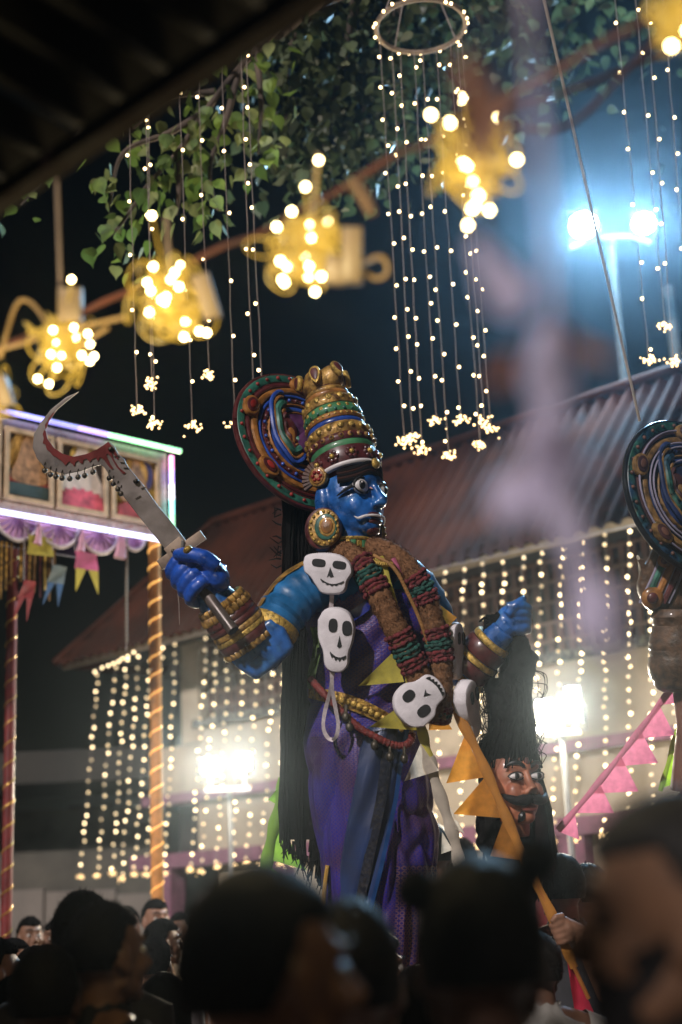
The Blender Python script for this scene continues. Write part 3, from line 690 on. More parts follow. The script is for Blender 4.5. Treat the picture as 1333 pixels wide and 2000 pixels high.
# ---- halo disc behind the crown
HR = 160
def halo(par, ctr, ex, ey, ez, rad, name='halo', pal=None):
    b = MB(); n = 56
    def P(r, a, z): return ctr + (ex * r * math.cos(a) + ey * r * math.sin(a)) * S + ez * z * S
    b.slab([(rad * math.cos(i * 2 * math.pi / n), rad * math.sin(i * 2 * math.pi / n)) for i in range(n)], (ctr, ex * S, ey * S, ez * S), 12, 4)
    hl = b.build(name, pal[0], par)
    k = rad / 150
    for (r0, r1, z, m_) in ((126, 147, 8, pal[1]), (116, 125, 9, pal[2]), (101, 115, 13, pal[3]), (93, 100, 10, pal[4]), (80, 92, 9, pal[2]), (74, 79, 12, pal[3]), (62, 73, 9, pal[4]), (57, 61, 11, pal[3])):
        G = []
        for i in range(7):
            t = i / 6; r = lerp(r0, r1, t) * k; zz = z * .8 + 2.0 * math.sin(math.pi * t) - (4 if i in (0, 6) else 0)
            G.append([P(r, a * 2 * math.pi / n, zz) for a in range(n)])
        b = MB(); b.grid(G, wrap=True); b.build('halo_ring', m_, hl)
    b = MB(); b.slab([(57 * k * math.cos(i * 2 * math.pi / 32), 57 * k * math.sin(i * 2 * math.pi / 32)) for i in range(32)], (ctr + ez * 6 * S, ex * S, ey * S, ez * S), 8, 2); b.build('halo_centre', pal[5], hl)
    for i in range(30):
        a = i * 2 * math.pi / 30 + .05; b = MB(); b.ell(P(136.5 * k, a, 9), (4.2 * S,) * 3, 8, 5); b.build('painted_dot', pal[6], hl)
    for i in range(34):
        a = i * 2 * math.pi / 34; b = MB(); b.ell(P(86 * k, a, 9), (4.4 * S,) * 3, 8, 5); b.build('painted_dot', pal[4] if i % 2 else pal[2], hl)
    for a in (R_(78), R_(150), R_(214), R_(25)):
        c = P(122 * k, a, 13); o_ = ex * math.cos(a) + ey * math.sin(a); t_ = ez.cross(o_)
        el = lambda x, y: [(x * math.cos(i * math.pi / 10), y * math.sin(i * math.pi / 10)) for i in range(20)]
        b = MB(); b.slab(el(18, 25), (c, o_ * S, t_ * S, ez * S), 13, 4); g = b.build('jewel_rim', pal[3], hl)
        b = MB(); b.slab(el(13, 19), (c, o_ * S, t_ * S, ez * S), 18, 4); b.build('jewel_rim', pal[2], g)
        b = MB(); b.slab(el(7, 11), (c, o_ * S, t_ * S, ez * S), 23, 4); b.build('jewel', pal[6], g)
    # paisley scrolls
    for (off, rr, m_) in ((0, 7.5, pal[1]), (11, 3.4, pal[3]), (-11, 3.4, pal[3]), (19, 4.5, pal[4]), (-18, 5, pal[2])):
        pts = []
        for i in range(30):
            t = i / 29; a = R_(75) + t * R_(310); r = (30 + off) * (1 if t < .55 else 1 - (t - .55) * 1.35); r = max(4, r)
            cx, cy = -34 + t * 8, 34 - 46 * t
            pts.append(ctr + (ex * (cx + r * math.cos(a) * .72) + ey * (cy + r * math.sin(a) * 1.35)) * S * k + ez * (15 + 2 * math.sin(i)) * S)
        b = MB(); b.tube(pts, rr * S * k, 7); b.build('paisley_scroll', m_, hl)
    dr = [(14 * math.sin(t) * (1 - .5 * math.cos(t)) - 30, -34 * math.cos(t) + 8) for t in [i * 2 * math.pi / 22 for i in range(22)]]
    b = MB(); b.slab([(x * k, y * k) for x, y in dr], (ctr + ez * 12 * S, ex * S, ey * S, ez * S), 12, 3); g = b.build('paisley', pal[2], hl)
    b = MB(); b.slab([((x + 30) * .45 * k - 30 * k, (y - 4) * .5 * k) for x, y in dr], (ctr + ez * 14 * S, ex * S, ey * S, ez * S), 14, 3); b.build('paisley_heart', pal[3], g)
    return hl
PALA = (M_maroon, M_teal, M_maroon, M_orange, M_roy, M_purple, M_red)
HX = (-KR + KF * .22).normalized(); HZ_ = HX.cross(KA).normalized(); HZ_ = HZ_ if HZ_.dot(KF) > 0 else -HZ_
halo(CR, K(-86, 0, 120), HX, KA, HZ_, HR, pal=PALA)
b = MB()
b.tube([K(-86, 0, 108), K(-40, 0, 100)], [24 * S, 34 * S], 24); b.build('halo_boss', M_purple, CR)

# ---- torso and saree
def brocade(name, base, base2, thread, sc, cover=.5, rough=.42):
    m = bpy.data.materials.new(name); m.use_nodes = True; N = m.node_tree.nodes; L = m.node_tree.links; bs = N['Principled BSDF']
    uv = N.new('ShaderNodeUVMap'); mp = N.new('ShaderNodeMapping'); mp.inputs['Scale'].default_value = (sc, sc, 1); L.new(uv.outputs[0], mp.inputs[0])
    vo = N.new('ShaderNodeTexVoronoi'); vo.feature = 'F1'; vo.inputs['Randomness'].default_value = 0; vo.inputs['Scale'].default_value = 1; L.new(mp.outputs[0], vo.inputs['Vector'])
    cr = N.new('ShaderNodeValToRGB'); e = cr.color_ramp.elements; e[0].position = .20; e[0].color = (0, 0, 0, 1); e[1].position = .26; e[1].color = (1, 1, 1, 1)
    x = e.new(.42); x.color = (1, 1, 1, 1); x = e.new(.5); x.color = (0, 0, 0, 1)
    L.new(vo.outputs['Distance'], cr.inputs[0])
    nz = N.new('ShaderNodeTexNoise'); nz.inputs['Scale'].default_value = 5; nz.inputs['Detail'].default_value = 3
    tc = N.new('ShaderNodeTexCoord'); L.new(tc.outputs['Object'], nz.inputs['Vector'])
    bc = N.new('ShaderNodeMix'); bc.data_type = 'RGBA'; bc.inputs['A'].default_value = (*base, 1); bc.inputs['B'].default_value = (*base2, 1)
    r2 = N.new('ShaderNodeMapRange'); r2.inputs['From Min'].default_value = .4; r2.inputs['From Max'].default_value = .6; L.new(nz.outputs['Fac'], r2.inputs[0]); L.new(r2.outputs[0], bc.inputs['Factor'])
    mu = N.new('ShaderNodeMath'); mu.operation = 'MULTIPLY'; mu.inputs[1].default_value = cover; L.new(cr.outputs[0], mu.inputs[0])
    mx = N.new('ShaderNodeMix'); mx.data_type = 'RGBA'; L.new(mu.outputs[0], mx.inputs['Factor']); L.new(bc.outputs['Result'], mx.inputs['A']); mx.inputs['B'].default_value = (*thread, 1)
    L.new(mx.outputs['Result'], bs.inputs['Base Color']); bs.inputs['Roughness'].default_value = rough; bs.inputs['Sheen Weight'].default_value = 0
    ml = N.new('ShaderNodeMath'); ml.operation = 'MULTIPLY'; ml.inputs[1].default_value = .6; L.new(mu.outputs[0], ml.inputs[0]); L.new(ml.outputs[0], bs.inputs['Metallic'])
    bp_ = N.new('ShaderNodeBump'); bp_.inputs['Strength'].default_value = .3; bp_.inputs['Distance'].default_value = .002; L.new(cr.outputs[0], bp_.inputs['Height']); L.new(bp_.outputs[0], bs.inputs['Normal'])
    return m
def set_uv(o, n, m_, us, vs_):                      # uv for a single grid mesh
    me = o.data; uvl = me.uv_layers.new(name='UVMap')
    for l in me.loops:
        i, j = divmod(l.vertex_index, m_); uvl.data[l.index].uv = (us * j / m_, vs_ * i / n)
    # close the seam for wrapped grids
    for p in me.polygons:
        js = [me.loops[k].vertex_index % m_ for k in p.loop_indices]
        if max(js) - min(js) > 1:
            for k in p.loop_indices:
                if me.loops[k].vertex_index % m_ == 0: uvl.data[k].uv = (us, uvl.data[k].uv[1])
M_saree = brocade('violet_brocade', (.022, .012, .095), (.012, .016, .26), (.20, .085, .09), 1.0, .40)  # brighter second blue puts lit patches into the cloth colour
M_saree2 = brocade('indigo_brocade_lower', (.014, .012, .15), (.010, .011, .10), (.34, .17, .13), .8, .6, .35)
M_pleat = brocade('blue_silk_pleat', (.014, .028, .085), (.012, .040, .15), (.12, .11, .10), 1.6, .25, .30)
M_teal_cl = mat('teal_blue_blouse', (.008, .13, .33), .42, var=.22, vscale=18, bump=.6, bscale=22, sheen=.1)
TT = [(1072, 668, 752, 42), (1085, 632, 780, 58), (1105, 598, 800, 72), (1140, 585, 822, 80), (1200, 596, 836, 88), (1270, 606, 850, 88), (1340, 606, 848, 86), (1400, 602, 832, 86), (1445, 598, 830, 92)]
n, m_ = 40, 72; P = []
for i in range(n + 1):
    y = lerp(1072, 1440, i / n); xl, xr, zd = itp(TT, y); row = []
    for j in range(m_):
        a = 2 * math.pi * j / m_; ca, sa = math.cos(a), math.sin(a)
        dx = (xr - xl) / 2 * ca; dz = zd * sa
        q = Vector((dx * .02, y * .02, dz * .02))
        fold = 0
        if sa > -.3:
            fold = 12.0 * (abs(math.sin((dx + (y - 1072) * 1.15) / 24.0 + 1.2 * noise.noise(q * .6))) ** .7 - .6) * min(1, i / 6) * (0.5 + .5 * sa)
        k = 1 + (fold + 3 * noise.noise(q)) / 100
        row.append(E((xl + xr) / 2 + dx * k, y, dz * k))
    P.append(row)
b = MB(); b.grid(P, wrap=True); tor = b.build('saree_drape', M_saree, EFF); set_uv(tor, n, m_, 64, 46)
ST = [(1400, 600, 826, 90), (1450, 594, 832, 100), (1500, 598, 838, 104), (1560, 610, 844, 106), (1620, 618, 850, 108), (1700, 630, 853, 108), (1780, 636, 846, 106), (1860, 634, 838, 106), (1960, 626, 834, 110), (2060, 616, 840, 112)]
n, m_ = 80, 120; P = []
for i in range(n + 1):
    y = lerp(1402, 2060, i / n); xl, xr, zd = itp(ST, y); row = []
    for j in range(m_):
        a = 2 * math.pi * j / m_; ca, sa = math.cos(a), math.sin(a); dx = (xr - xl) / 2 * ca; dz = zd * sa
        q = Vector((dx * .015, y * .006, dz * .015)); t = (y - 1402) / 658
        f1 = 12 * (abs(math.sin((dx * 1.0 + (y - 1400) * .42) / 26.0 + 1.6 * noise.noise(q))) ** .7 - .6) * (1 if dx < 40 else .3)
        f2 = 14 * (abs(math.sin((dx * .55 - (y - 1400) * .75) / 26.0 + 2 * noise.noise(q * 1.4))) ** .7 - .6) * (1 if dx > 40 else 0) * max(0, 1 - abs(y - 1640) / 200)
        f3 = 6.5 * math.sin(a * 19 + 1.2 * noise.noise(q * 2)) * t
        k = 1 + (f1 + f2 + f3) / 110 * min(1, i / 5)
        row.append(E((xl + xr) / 2 + dx * k, y, dz * k))
    P.append(row)
b = MB(); b.grid(P, wrap=True); b.mi = [1 if (f[0] // m_) > 34 and (f[0] % m_) < 24 else 0 for f in b.f]
sk = b.build('saree_skirt', [M_saree, M_saree2], EFF); set_uv(sk, n, m_, 76, 84)
# pleated blue panel down the front
PT = [(1418, 718, 802), (1470, 702, 790), (1560, 692, 778), (1700, 664, 748), (1800, 650, 722), (1900, 642, 706), (2000, 632, 700), (2055, 628, 700)]
def skz(x, y):                                      # depth of the skirt's front surface
    xl, xr, zd = itp(ST, y); u_ = (x - (xl + xr) / 2) / ((xr - xl) / 2); return zd * math.sqrt(max(.02, 1 - u_ * u_))
n, m_ = 44, 24; P = []
for i in range(n + 1):
    y = lerp(1418, 2055, i / n); xa, xb = itp(PT, y); row = []
    for j in range(m_ + 1):
        u_ = j / m_; x = lerp(xa, xb, u_); st = (u_ * 4) % 1.0
        row.append(E(x + 4 * math.sin(y * .011), y, skz(x, y) + 9 + 3.2 * math.sin(u_ * 11 + y * .012 + 2 * math.sin(y * .008)) + 5 * math.sin(u_ * math.pi) - (6 if j in (0, m_) else 0)))
    P.append(row)
b = MB(); b.grid(P); pl = b.build('saree_pleats', M_pleat, EFF); set_uv(pl, n, m_ + 1, 26, 90)
M_zari = mat('dark_zari_border', (.022, .026, .045), .45, metal=.3, var=.3, vscale=80, c2=(.045, .040, .045), c2s=60)
M_bt = mat('bright_blue_edge', (.008, .055, .20), .45, var=.2)
for (ua, ub, m2, nm, lf) in ((.50, .74, M_zari, 'zari_border', 3), (.90, 1.0, M_bt, 'blue_border', 2.5)):
    P = []
    for i in range(45):
        y = lerp(1420, 2054, i / 44); xa, xb = itp(PT, y); P.append([E(lerp(xa, xb, lerp(ua, ub, k / 5)), y, skz(lerp(xa, xb, lerp(ua, ub, k / 5)), y) + 14 + lf) for k in range(6)])
    b = MB(); b.grid(P); b.build(nm, m2, EFF)
# upper drape edge: bright blue strip crossing the chest
def tz(x, y):
    xl, xr, zd = itp(TT, y); u_ = (x - (xl + xr) / 2) / ((xr - xl) / 2); return zd * math.sqrt(max(.02, 1 - min(.98, u_ * u_)))
b = MB(); P = []
for i in range(25):
    t = i / 24; x = lerp(640, 770, t); y = 1225 - 95 * t ** .9 + 8 * math.sin(t * 3)
    P.append([E(x - 3, y + k * 8, tz(x, y + k * 8) + 7) for k in range(4)])
b.grid(P); b.build('drape_edge', mat('royal_silk', (.010, .025, .27), .35, var=.2), EFF)
# ---- blouse sleeves and arms
def arm(pts, r): b = MB(); b.tube(pts, r, 18); return b
slv = cat_rom([E(690, 1128, 38), E(640, 1135, 46), E(588, 1158, 62), E(556, 1192, 84), E(536, 1224, 100)], 6)
b = MB(); b.tube(slv, [(52 - 7 * (k / 24) + 2.4 * math.sin(k * 2.1) + 1.2 * math.sin(k * 4.7)) * S for k in range(len(slv))], 26); b.build('blouse_sleeve', M_teal_cl, EFF)
slv2 = cat_rom([E(770, 1120, 30), E(812, 1150, 18), E(845, 1205, 6), E(868, 1262, 0)], 6)
b = MB(); b.tube(slv2, [(46 - .4 * k + 2 * math.sin(k * 2.3)) * S for k in range(len(slv2))], 22); b.build('blouse_sleeve', M_teal_cl, EFF)
def cuff(c, ax, r0, r1, ln, m_, par, nm, ribs=0, amp=2.):
    ax = ax.normalized(); u = ax.orthogonal().normalized(); v = ax.cross(u); P = []; n = max(48, ribs * 6)
    for t, dr in ((0, -6), (0, 0), (.12, 1.5), (.5, 2.2), (.88, 1.5), (1, 0), (1, -6)):
        row = []
        for j in range(n):
            a = 2 * math.pi * j / n; rr = lerp(r0, r1, t) + dr + (amp * math.cos(a * ribs) if ribs else 0)
            row.append(c + ax * ln * t * S + (u * math.cos(a) + v * math.sin(a)) * rr * S)
        P.append(row)
    b = MB(); b.grid(P, wrap=True); return b.build(nm, m_, par)
# gold trim along sleeve top and at the sleeve hem
P = []
for i, q in enumerate(slv[8:]):
    t = i / (len(slv) - 9); r = (50 - 6 * t + 3) * S; tn = (slv[min(i + 9, len(slv) - 1)] - slv[i + 7]).normalized(); side = tn.cross(TOW).normalized()
    if side.dot(UPW - RGT) < 0: side = -side
    P.append([q + (side * math.cos(a) + TOW * math.sin(a)) * r for a in (-.15, .1, .32, .55)])
b = MB(); b.grid(P); b.build('sleeve_trim', M_gold, EFF)
cuff(E(542, 1216, 96), E(520, 1252, 112) - E(542, 1216, 96), 47, 46, 22, M_gold2, EFF, 'sleeve_hem')
# right hand side (picture left): blocky elbow, forearm, fist
b = MB()
b.tube([E(548, 1205, 92), E(520, 1262, 112), E(503, 1288, 122)], [40 * S, 42 * S, 40 * S], 14)
b.slab([(558, -1222), (575, -1262), (566, -1278), (503, -1327), (470, -1306), (452, -1290), (456, -1262), (500, -1222), (530, -1205)], (E(0, 0, 118) - (E(1, 0, 118) - E(0, 0, 118)) * 0, E(1, 0, 118) - E(0, 0, 118), E(0, -1, 118) - E(0, 0, 118), TOW * S), 66, 10)
b.tube([E(500, 1275, 118), E(462, 1222, 126), E(430, 1180, 132), E(408, 1155, 134)], [44 * S, 42 * S, 38 * S, 34 * S], 16)
me = remesh(b, .007, 2, .4); me.materials.append(M_blue); obj('arm', me, EFF)
fa0, fa1 = E(492, 1262, 120), E(418, 1158, 134); fax = (fa1 - fa0); fl = fax.length / S; fn = fax.normalized()
def FA(t): return fa0.lerp(fa1, t)
for (t, ln, r, m_, ribs, amp, nm) in ((.02, 12, 52, M_gold, 26, 2.6, 'ribbed_bangle'), (.11, 19, 52, M_maroon, 0, 0, 'bangle'), (.245, 11, 52, M_gold2, 0, 0, 'bangle'), (.33, 11, 52, M_gold, 0, 0, 'bangle'), (.42, 13, 51, M_maroon, 0, 0, 'bangle'), (.52, 13, 50, M_maroon, 0, 0, 'bangle'), (.63, 15, 49, M_gold, 24, 3.0, 'ribbed_bangle'), (.75, 13, 46, M_gold, 22, 2.6, 'ribbed_bangle')):
    cuff(FA(t), fax, r, r - 1.5, ln, m_, EFF, nm, ribs, amp)
# fist around the sword grip
G0, G1 = E(340, 1074, 108), E(456, 1232, 208)       # grip axis from guard to pommel
gx = (G1 - G0).normalized(); gl = (G1 - G0).length / S
b = MB()
kn = (E(395, 1135, 128) - (G0 + gx * (E(395, 1135, 128) - G0).dot(gx))); 
gu = (TOW - gx * TOW.dot(gx)).normalized(); gv = gx.cross(gu)
if gv.dot(RGT) < 0: gv = -gv                         # gv: towards the wrist (right / up)
palm = G0 + gx * gl * .36 * S
b.ell(palm + gv * 26 * S + gu * -6 * S, (42 * S, 26 * S, 34 * S), 16, 10, Matrix((gx, gv, gu)).transposed())
b.ell(palm + gv * 34 * S + gx * 22 * S, (36 * S, 24 * S, 32 * S), 16, 10, Matrix((gx, gv, gu)).transposed())
for i in range(4):
    o_ = G0 + gx * (gl * (.17 + .108 * i)) * S; R0 = 25 - abs(i - 1.3) * 1.6; pts = []
    for k in range(12):
        a = R_(58) + k * R_(248) / 11
        pts.append(o_ + (gv * math.cos(a) * (R0 + 7) + gu * math.sin(a) * (R0 + 4)) * S + gx * (2 + .5 * k) * S)
    b.tube(pts, [w_ * S for w_ in (11, 12.5, 12.5, 12, 12.8, 12.5, 12, 12.6, 12, 11, 10, 8)], 12)
tp = [palm + gv * 46 * S + gu * 22 * S + gx * 22 * S, palm + gv * 40 * S + gu * 42 * S + gx * 2 * S, palm + gv * 22 * S + gu * 50 * S - gx * 20 * S, palm + gv * 2 * S + gu * 46 * S - gx * 38 * S]
b.tube(cat_rom(tp, 4), [16 * S] * 5 + [14.5 * S] * 4 + [13 * S, 12.5 * S, 12 * S, 9.5 * S], 12)
for q in (G0 + gx * .2 * gl * S,): pass
b.tube([palm + gv * 36 * S, E(412, 1160, 134)], [32 * S, 34 * S], 14)
me = remesh(b, .0045, 3, .5); me.materials.append(M_blue2); fist = obj('fist', me, EFF)
b = MB(); b.ell(tp[2] + gu * 7 * S + gv * 6 * S, (8 * S, 10 * S, 14 * S), 10, 8, Matrix((gx, gv, gu)).transposed()); b.build('thumb_ring', M_gold2, fist)
# left hand side (picture right): forearm raised, fist gripping hair
b = MB(); b.tube([E(868, 1255, -2), E(884, 1330, 4), E(905, 1325, 8), E(945, 1272, 20), E(985, 1228, 30)], [36 * S, 36 * S, 34 * S, 33 * S, 29 * S], 16)
me = remesh(b, .007, 3); me.materials.append(M_blue); obj('arm', me, EFF)
a0_, a1_ = E(900, 1322, 8), E(988, 1224, 30); ax_ = a1_ - a0_
for (t, ln, r, m_, nm, ribs) in ((.0, 13, 45, M_gold, 'ribbed_bangle', 20), (.12, 26, 44, M_maroon, 'bangle', 0), (.33, 11, 44, M_gold2, 'bangle', 0), (.43, 28, 42, M_maroon, 'bangle', 0), (.65, 13, 39, M_gold2, 'bangle', 0)):
    cuff(a0_.lerp(a1_, t), ax_, r, r - 1.5, ln, m_, EFF, nm, ribs, 2.4)
b = MB(); hM = Matrix((RGT, TOW, UPW)).transposed()
b.ell(E(998, 1212, 30), (30 * S, 22 * S, 31 * S), 16, 10, hM); b.ell(E(1010, 1226, 30), (26 * S, 22 * S, 18 * S), 16, 10, hM); b.tube([E(968, 1244, 26), E(994, 1218, 30)], [25 * S, 27 * S], 12)
for i in range(4):                                   # knuckles to the right, fingers curling down and back
    x0, y0 = 1012 + 1.5 * i, 1188 + 13.5 * i
    b.tube(cat_rom([E(x0 - 22, y0 - 4, 46 - 2 * i), E(x0 + 8, y0 - 6, 50 - 3 * i), E(x0 + 21 - 2 * i, y0 + 1, 36 - 2 * i), E(x0 + 12, y0 + 5, 18)], 4), [8.6 * S] * 5 + [8.2 * S] * 5 + [7.8 * S, 7.2 * S, 6 * S], 10)
b.tube(cat_rom([E(992, 1200, 48), E(1008, 1182, 50), E(1026, 1168, 42)], 4), [10 * S] * 5 + [9 * S, 8.5 * S, 8 * S, 6 * S], 10)
me = remesh(b, .0045, 3, .5); me.materials.append(M_blue); obj('fist', me, EFF)
# ---- hair: long black yarn mane
b = MB(); rr = random.Random(11)
for k in range(64):
    u_ = k / 63; x0 = lerp(548, 628, u_) + rr.uniform(-2, 2); zz = -66 - rr.uniform(0, 22) + 10 * math.sin(u_ * 9)
    y1 = lerp(1650, 1742, u_ ** .8 * rr.uniform(.3, 1)) + rr.uniform(-14, 14); 
    if u_ < .3: y1 = 1640 + rr.uniform(-18, 30)
    pts = []
    for i in range(22):
        t = i / 21; y = lerp(915, y1, t)
        pts.append(E(x0 + (12 * math.sin(t * 2.2 + u_) if u_ > .2 else 5 * math.sin(t * 5)) * .8 + rr.uniform(-2.2, 2.2) + (14 * t if u_ > .5 else 4 * t) + (18 * (1 - t) ** 3), y, zz + rr.uniform(-3, 3)))
    b.tube(pts, [lerp(3.6, 2.2, i / 21) * S * rr.uniform(.7, 1.5) for i in range(22)], 5)
for k in range(46):                                  # frayed ends at the left edge and the hem
    if k < 14: y = rr.uniform(950, 1120); a = E(550, y, -70); q = [a, a + RGT * -rr.uniform(3, 14) * S + UPW * rr.uniform(-6, 6) * S, a + RGT * -rr.uniform(8, 26) * S + UPW * rr.uniform(-16, 12) * S]
    else: x = rr.uniform(556, 640); y = lerp(1640, 1725, (x - 556) / 84) ; a = E(x, y - 14, -72); q = [a, a - UPW * 24 * S + RGT * rr.uniform(-10, 10) * S, a - UPW * rr.uniform(36, 60) * S + RGT * rr.uniform(-14, 14) * S]
    b.tube(q, [2.2 * S, 1.8 * S, .8 * S], 5)
b.build('hair', M_hair, EFF)
b = MB(); P = []
for i in range(30):
    y = lerp(905, 1640, i / 29); P.append([E(lerp(551, 640, j / 10) + 1.5 * math.sin(i * 2 + j), y, -74 + 5 * math.sin(j * 2.1 + i * .2)) for j in range(11)])
b.grid(P); b.build('hair_backing', M_hair, EFF)
# ---- belt
M_belt = mat('embossed_gold_belt', (.50, .30, .06), .38, metal=.5, var=.4, vscale=60, bump=1, bscale=110, c2=(.25, .13, .03), c2s=50)
P = []
for i in range(36):
    t = i / 35; x = lerp(603, 808, t); yc = 1352 + 84 * t - 14 * math.sin(t * math.pi); hh = lerp(22, 30, math.sin(t * math.pi)) * .5
    P.append([E(x, yc + k * hh, tz(x, min(1440, yc + k * hh)) + 11 - abs(k) * 2) for k in (-1.0, -.5, 0, .5, 1.0)])
b = MB(); b.grid(P); belt = b.build('belt', M_belt, EFF)
for i in range(17):
    t = (i + .5) / 17; x = lerp(606, 800, t); yc = 1352 + 84 * t - 14 * math.sin(t * math.pi)
    b = MB(); b.ell(E(x, yc, tz(x, min(1440, yc)) + 12), (6.5 * S, 6.5 * S, 3 * S), 10, 6, hM @ Matrix(((1, 0, 0), (0, 0, 1), (0, 1, 0)))); b.build('belt_boss', M_gold2, belt)
# platform below (hidden by the crowd)
M_plank = mat('platform_wood', (.16, .09, .05), .8, var=.25)
c = E(728, 2062, 0); b = MB()
for k in range(8):
    b = MB(); b.box((c.x, c.y - .63 + k * .18, c.z - .03), (1, 0, 0), (0, 1, 0), (0, 0, 1), .62, .085, .025); b.build('platform_plank', M_plank, EFF, smooth=False)
for i in (-1, 1):
    for j in (-1, 1):
        b = MB(); b.beam((c.x + i * .52, c.y + j * .5, .22), (c.x + i * .52, c.y + j * .5, c.z - .054), .08, .08, up=(0, 1, 0)); b.build('platform_leg', M_plank, EFF, smooth=False)
        b = MB(); b.tube([(c.x + i * .57, c.y + j * .5, .2), (c.x + i * .65, c.y + j * .5, .2)], .2, 20); b.build('wheel', M_black, EFF)
# ================================================================== THINGS THE EFFIGY HOLDS AND WEARS
def efr(z): return (E(0, 0, z), E(1, 0, z) - E(0, 0, z), E(0, -1, z) - E(0, 0, z), TOW * S)
def esl(b, poly, z, th, bev=0., mi=0): b.slab([(x, -y) for x, y in poly], efr(z), th, bev, mi); return b
# ---- sickle sword (slightly tilted in depth: built at the depth of the grip)
M_blade = mat('tin_blade', (.30, .26, .24), .42, metal=.55, var=.18, vscale=9, bump=.35, bscale=30, c2=(.20, .17, .155), c2s=7, c2t=.6)
M_blood = mat('red_paint_drips', (.16, .012, .010), .5, var=.2)
M_bell = mat('old_brass_bell', (.10, .085, .065), .4, metal=.7, var=.3)
M_tin2 = mat('tin_crossguard', (.36, .27, .20), .5, metal=.3, var=.2, vscale=20, bump=.3)
SW = thing('sickle_sword', E(345, 1078, 112), 'hooked tin sickle sword with red drips and small bells, held in raised blue fist', 'sword')
out = [(154, 765.5), (130, 776), (100, 800), (79, 827), (67, 848), (64.6, 875), (73, 896), (85, 911), (106, 921.5), (130, 926), (160, 920), (181, 912.5), (197.5, 908), (205, 914), (217, 932), (238, 965), (268, 1004), (298, 1041.5), (330, 1082), (364, 1056), (340, 1025), (310, 989), (280, 947), (250, 911), (243, 897), (232, 887), (224, 872), (212.5, 861.5), (190, 878), (169, 887), (145, 892), (124, 887), (106, 875), (92.5, 857), (89.5, 839), (97, 821), (112, 800), (130, 785)]
b = MB(); esl(b, out, 112, 5, 1.2); b.build('blade', M_blade, SW, smooth=False)
blood = [(93, 857), (106, 875), (124, 887), (145, 892), (169, 887), (190, 878), (212, 863), (222, 876), (230, 889), (232, 897), (228, 896), (222, 885), (219, 884), (222, 896), (233, 913), (246, 924), (241, 926), (228, 912), (217, 892), (211, 886), (208, 888), (215, 905), (222, 915), (219, 917), (212, 910), (203, 897), (196, 893), (192, 902), (188, 894), (180, 897), (176, 903), (170, 896), (164, 898), (162, 906), (157, 904), (153, 899), (148, 903), (146, 911), (141, 906), (136, 901), (128, 909), (124, 904), (119, 899), (112, 894), (103, 889), (97, 882), (92, 878), (89, 868), (84, 866), (86, 856), (84, 848), (87, 840), (90, 842)]
b = MB(); esl(b, blood, 115.2, 2.0); b.build('red_drips', M_blood, SW, smooth=False)
b = MB(); esl(b, [(90, 839), (97, 822), (109, 804), (104, 806), (95, 818), (92, 824), (88, 830)], 115.2, 2.0); b.build('red_drips', M_blood, SW, smooth=False)
bells = [(88, 919), (99, 927), (110, 931), (122, 934), (137, 935), (153, 932), (166, 929), (182, 922), (214, 934), (222, 945), (231, 955), (237, 964)]
for (x, y) in bells:
    b = MB(); b.ell(E(x, y, 112), (5.4 * S, 5.4 * S, 5.4 * S), 10, 8); be = b.build('bell', M_bell, SW)
    b = MB(); b.box(E(x, y + 3, 116), RGT, UPW, TOW, 3.6 * S, .8 * S, 1.4 * S); b.build('bell_slot', M_black, be, smooth=False)
    b = MB(); b.tube([E(x, y - 4, 112), E(x - 1, y - 9, 113), E(x, y - 15, 116), E(x + 2, y - 17, 112)], 1.0 * S, 5); b.build('bell_wire', M_bell, be)
for (x, y) in ((217, 877), (266, 940)):
    b = MB(); b.ell(E(x, y, 117), (5.5 * S, 5.5 * S, 4.5 * S), 10, 8); b.build('bell', M_bell, SW)
for (x, y, a) in ((228, 892, .3), (240, 903, -.2), (247, 914, 0), (281, 954, .5), (270, 974, 1.2)):
    b = MB(); b.tube([E(x - 5, y, 116), E(x + 5, y - 5 * a, 116)], .9 * S, 5); b.build('stitch_wire', M_bell, SW)
ux = Vector((math.cos(R_(-34)), math.sin(R_(-34))))
def rect(cx, cy, l, w_, ang):
    c, s_ = math.cos(R_(ang)), math.sin(R_(ang)); return [(cx + x * c - y * s_, cy + x * s_ + y * c) for x, y in ((-l, -w_), (l, -w_), (l, w_), (-l, w_))]
b = MB(); esl(b, rect(355, 1074, 52, 10.5, -35), 117, 9, 1.5); b.build('crossguard', M_tin2, SW)
b = MB(); esl(b, rect(349, 1076, 20, 21, -40), 120, 7, 1.5); b.build('guard_plate', M_tin2, SW)
b = MB(); b.ell(E(338, 1076, 125), (4 * S,) * 3, 10, 6); b.build('rivet', M_bell, SW)
b = MB(); b.tube([E(358, 1056, 124), E(356, 1075, 127), E(346, 1092, 124)], 3.2 * S, 6, flat=.5); b.build('tie_band', mat('grey_rubber', (.12, .11, .10), .6), SW)
b = MB(); b.tube([E(345, 1080, 114), G0, G1], 11 * S, 14, caps=True); hn = b.build('grip_pipe', mat('brown_pipe', (.10, .075, .065), .35, metal=.3, var=.2), SW)
b = MB(); b.tube([G1 - gx * 1 * S, G1 + gx * 1.0 * S], 8.2 * S, 14); b.build('pipe_bore', M_black, hn)
b = MB(); esl(b, [(346, 1090), (362, 1078), (376, 1094), (366, 1104), (352, 1106)], 114, 24, 3); b.build('grip_wrap', mat('yellow_tape', (.30, .22, .06), .6, var=.2), SW)
b = MB(); b.tube([E(349, 1100, 124), E(346, 1140, 138), E(350, 1180, 138), E(351, 1220, 138)], .7 * S, 4); b.build('loose_thread', M_wire, SW)

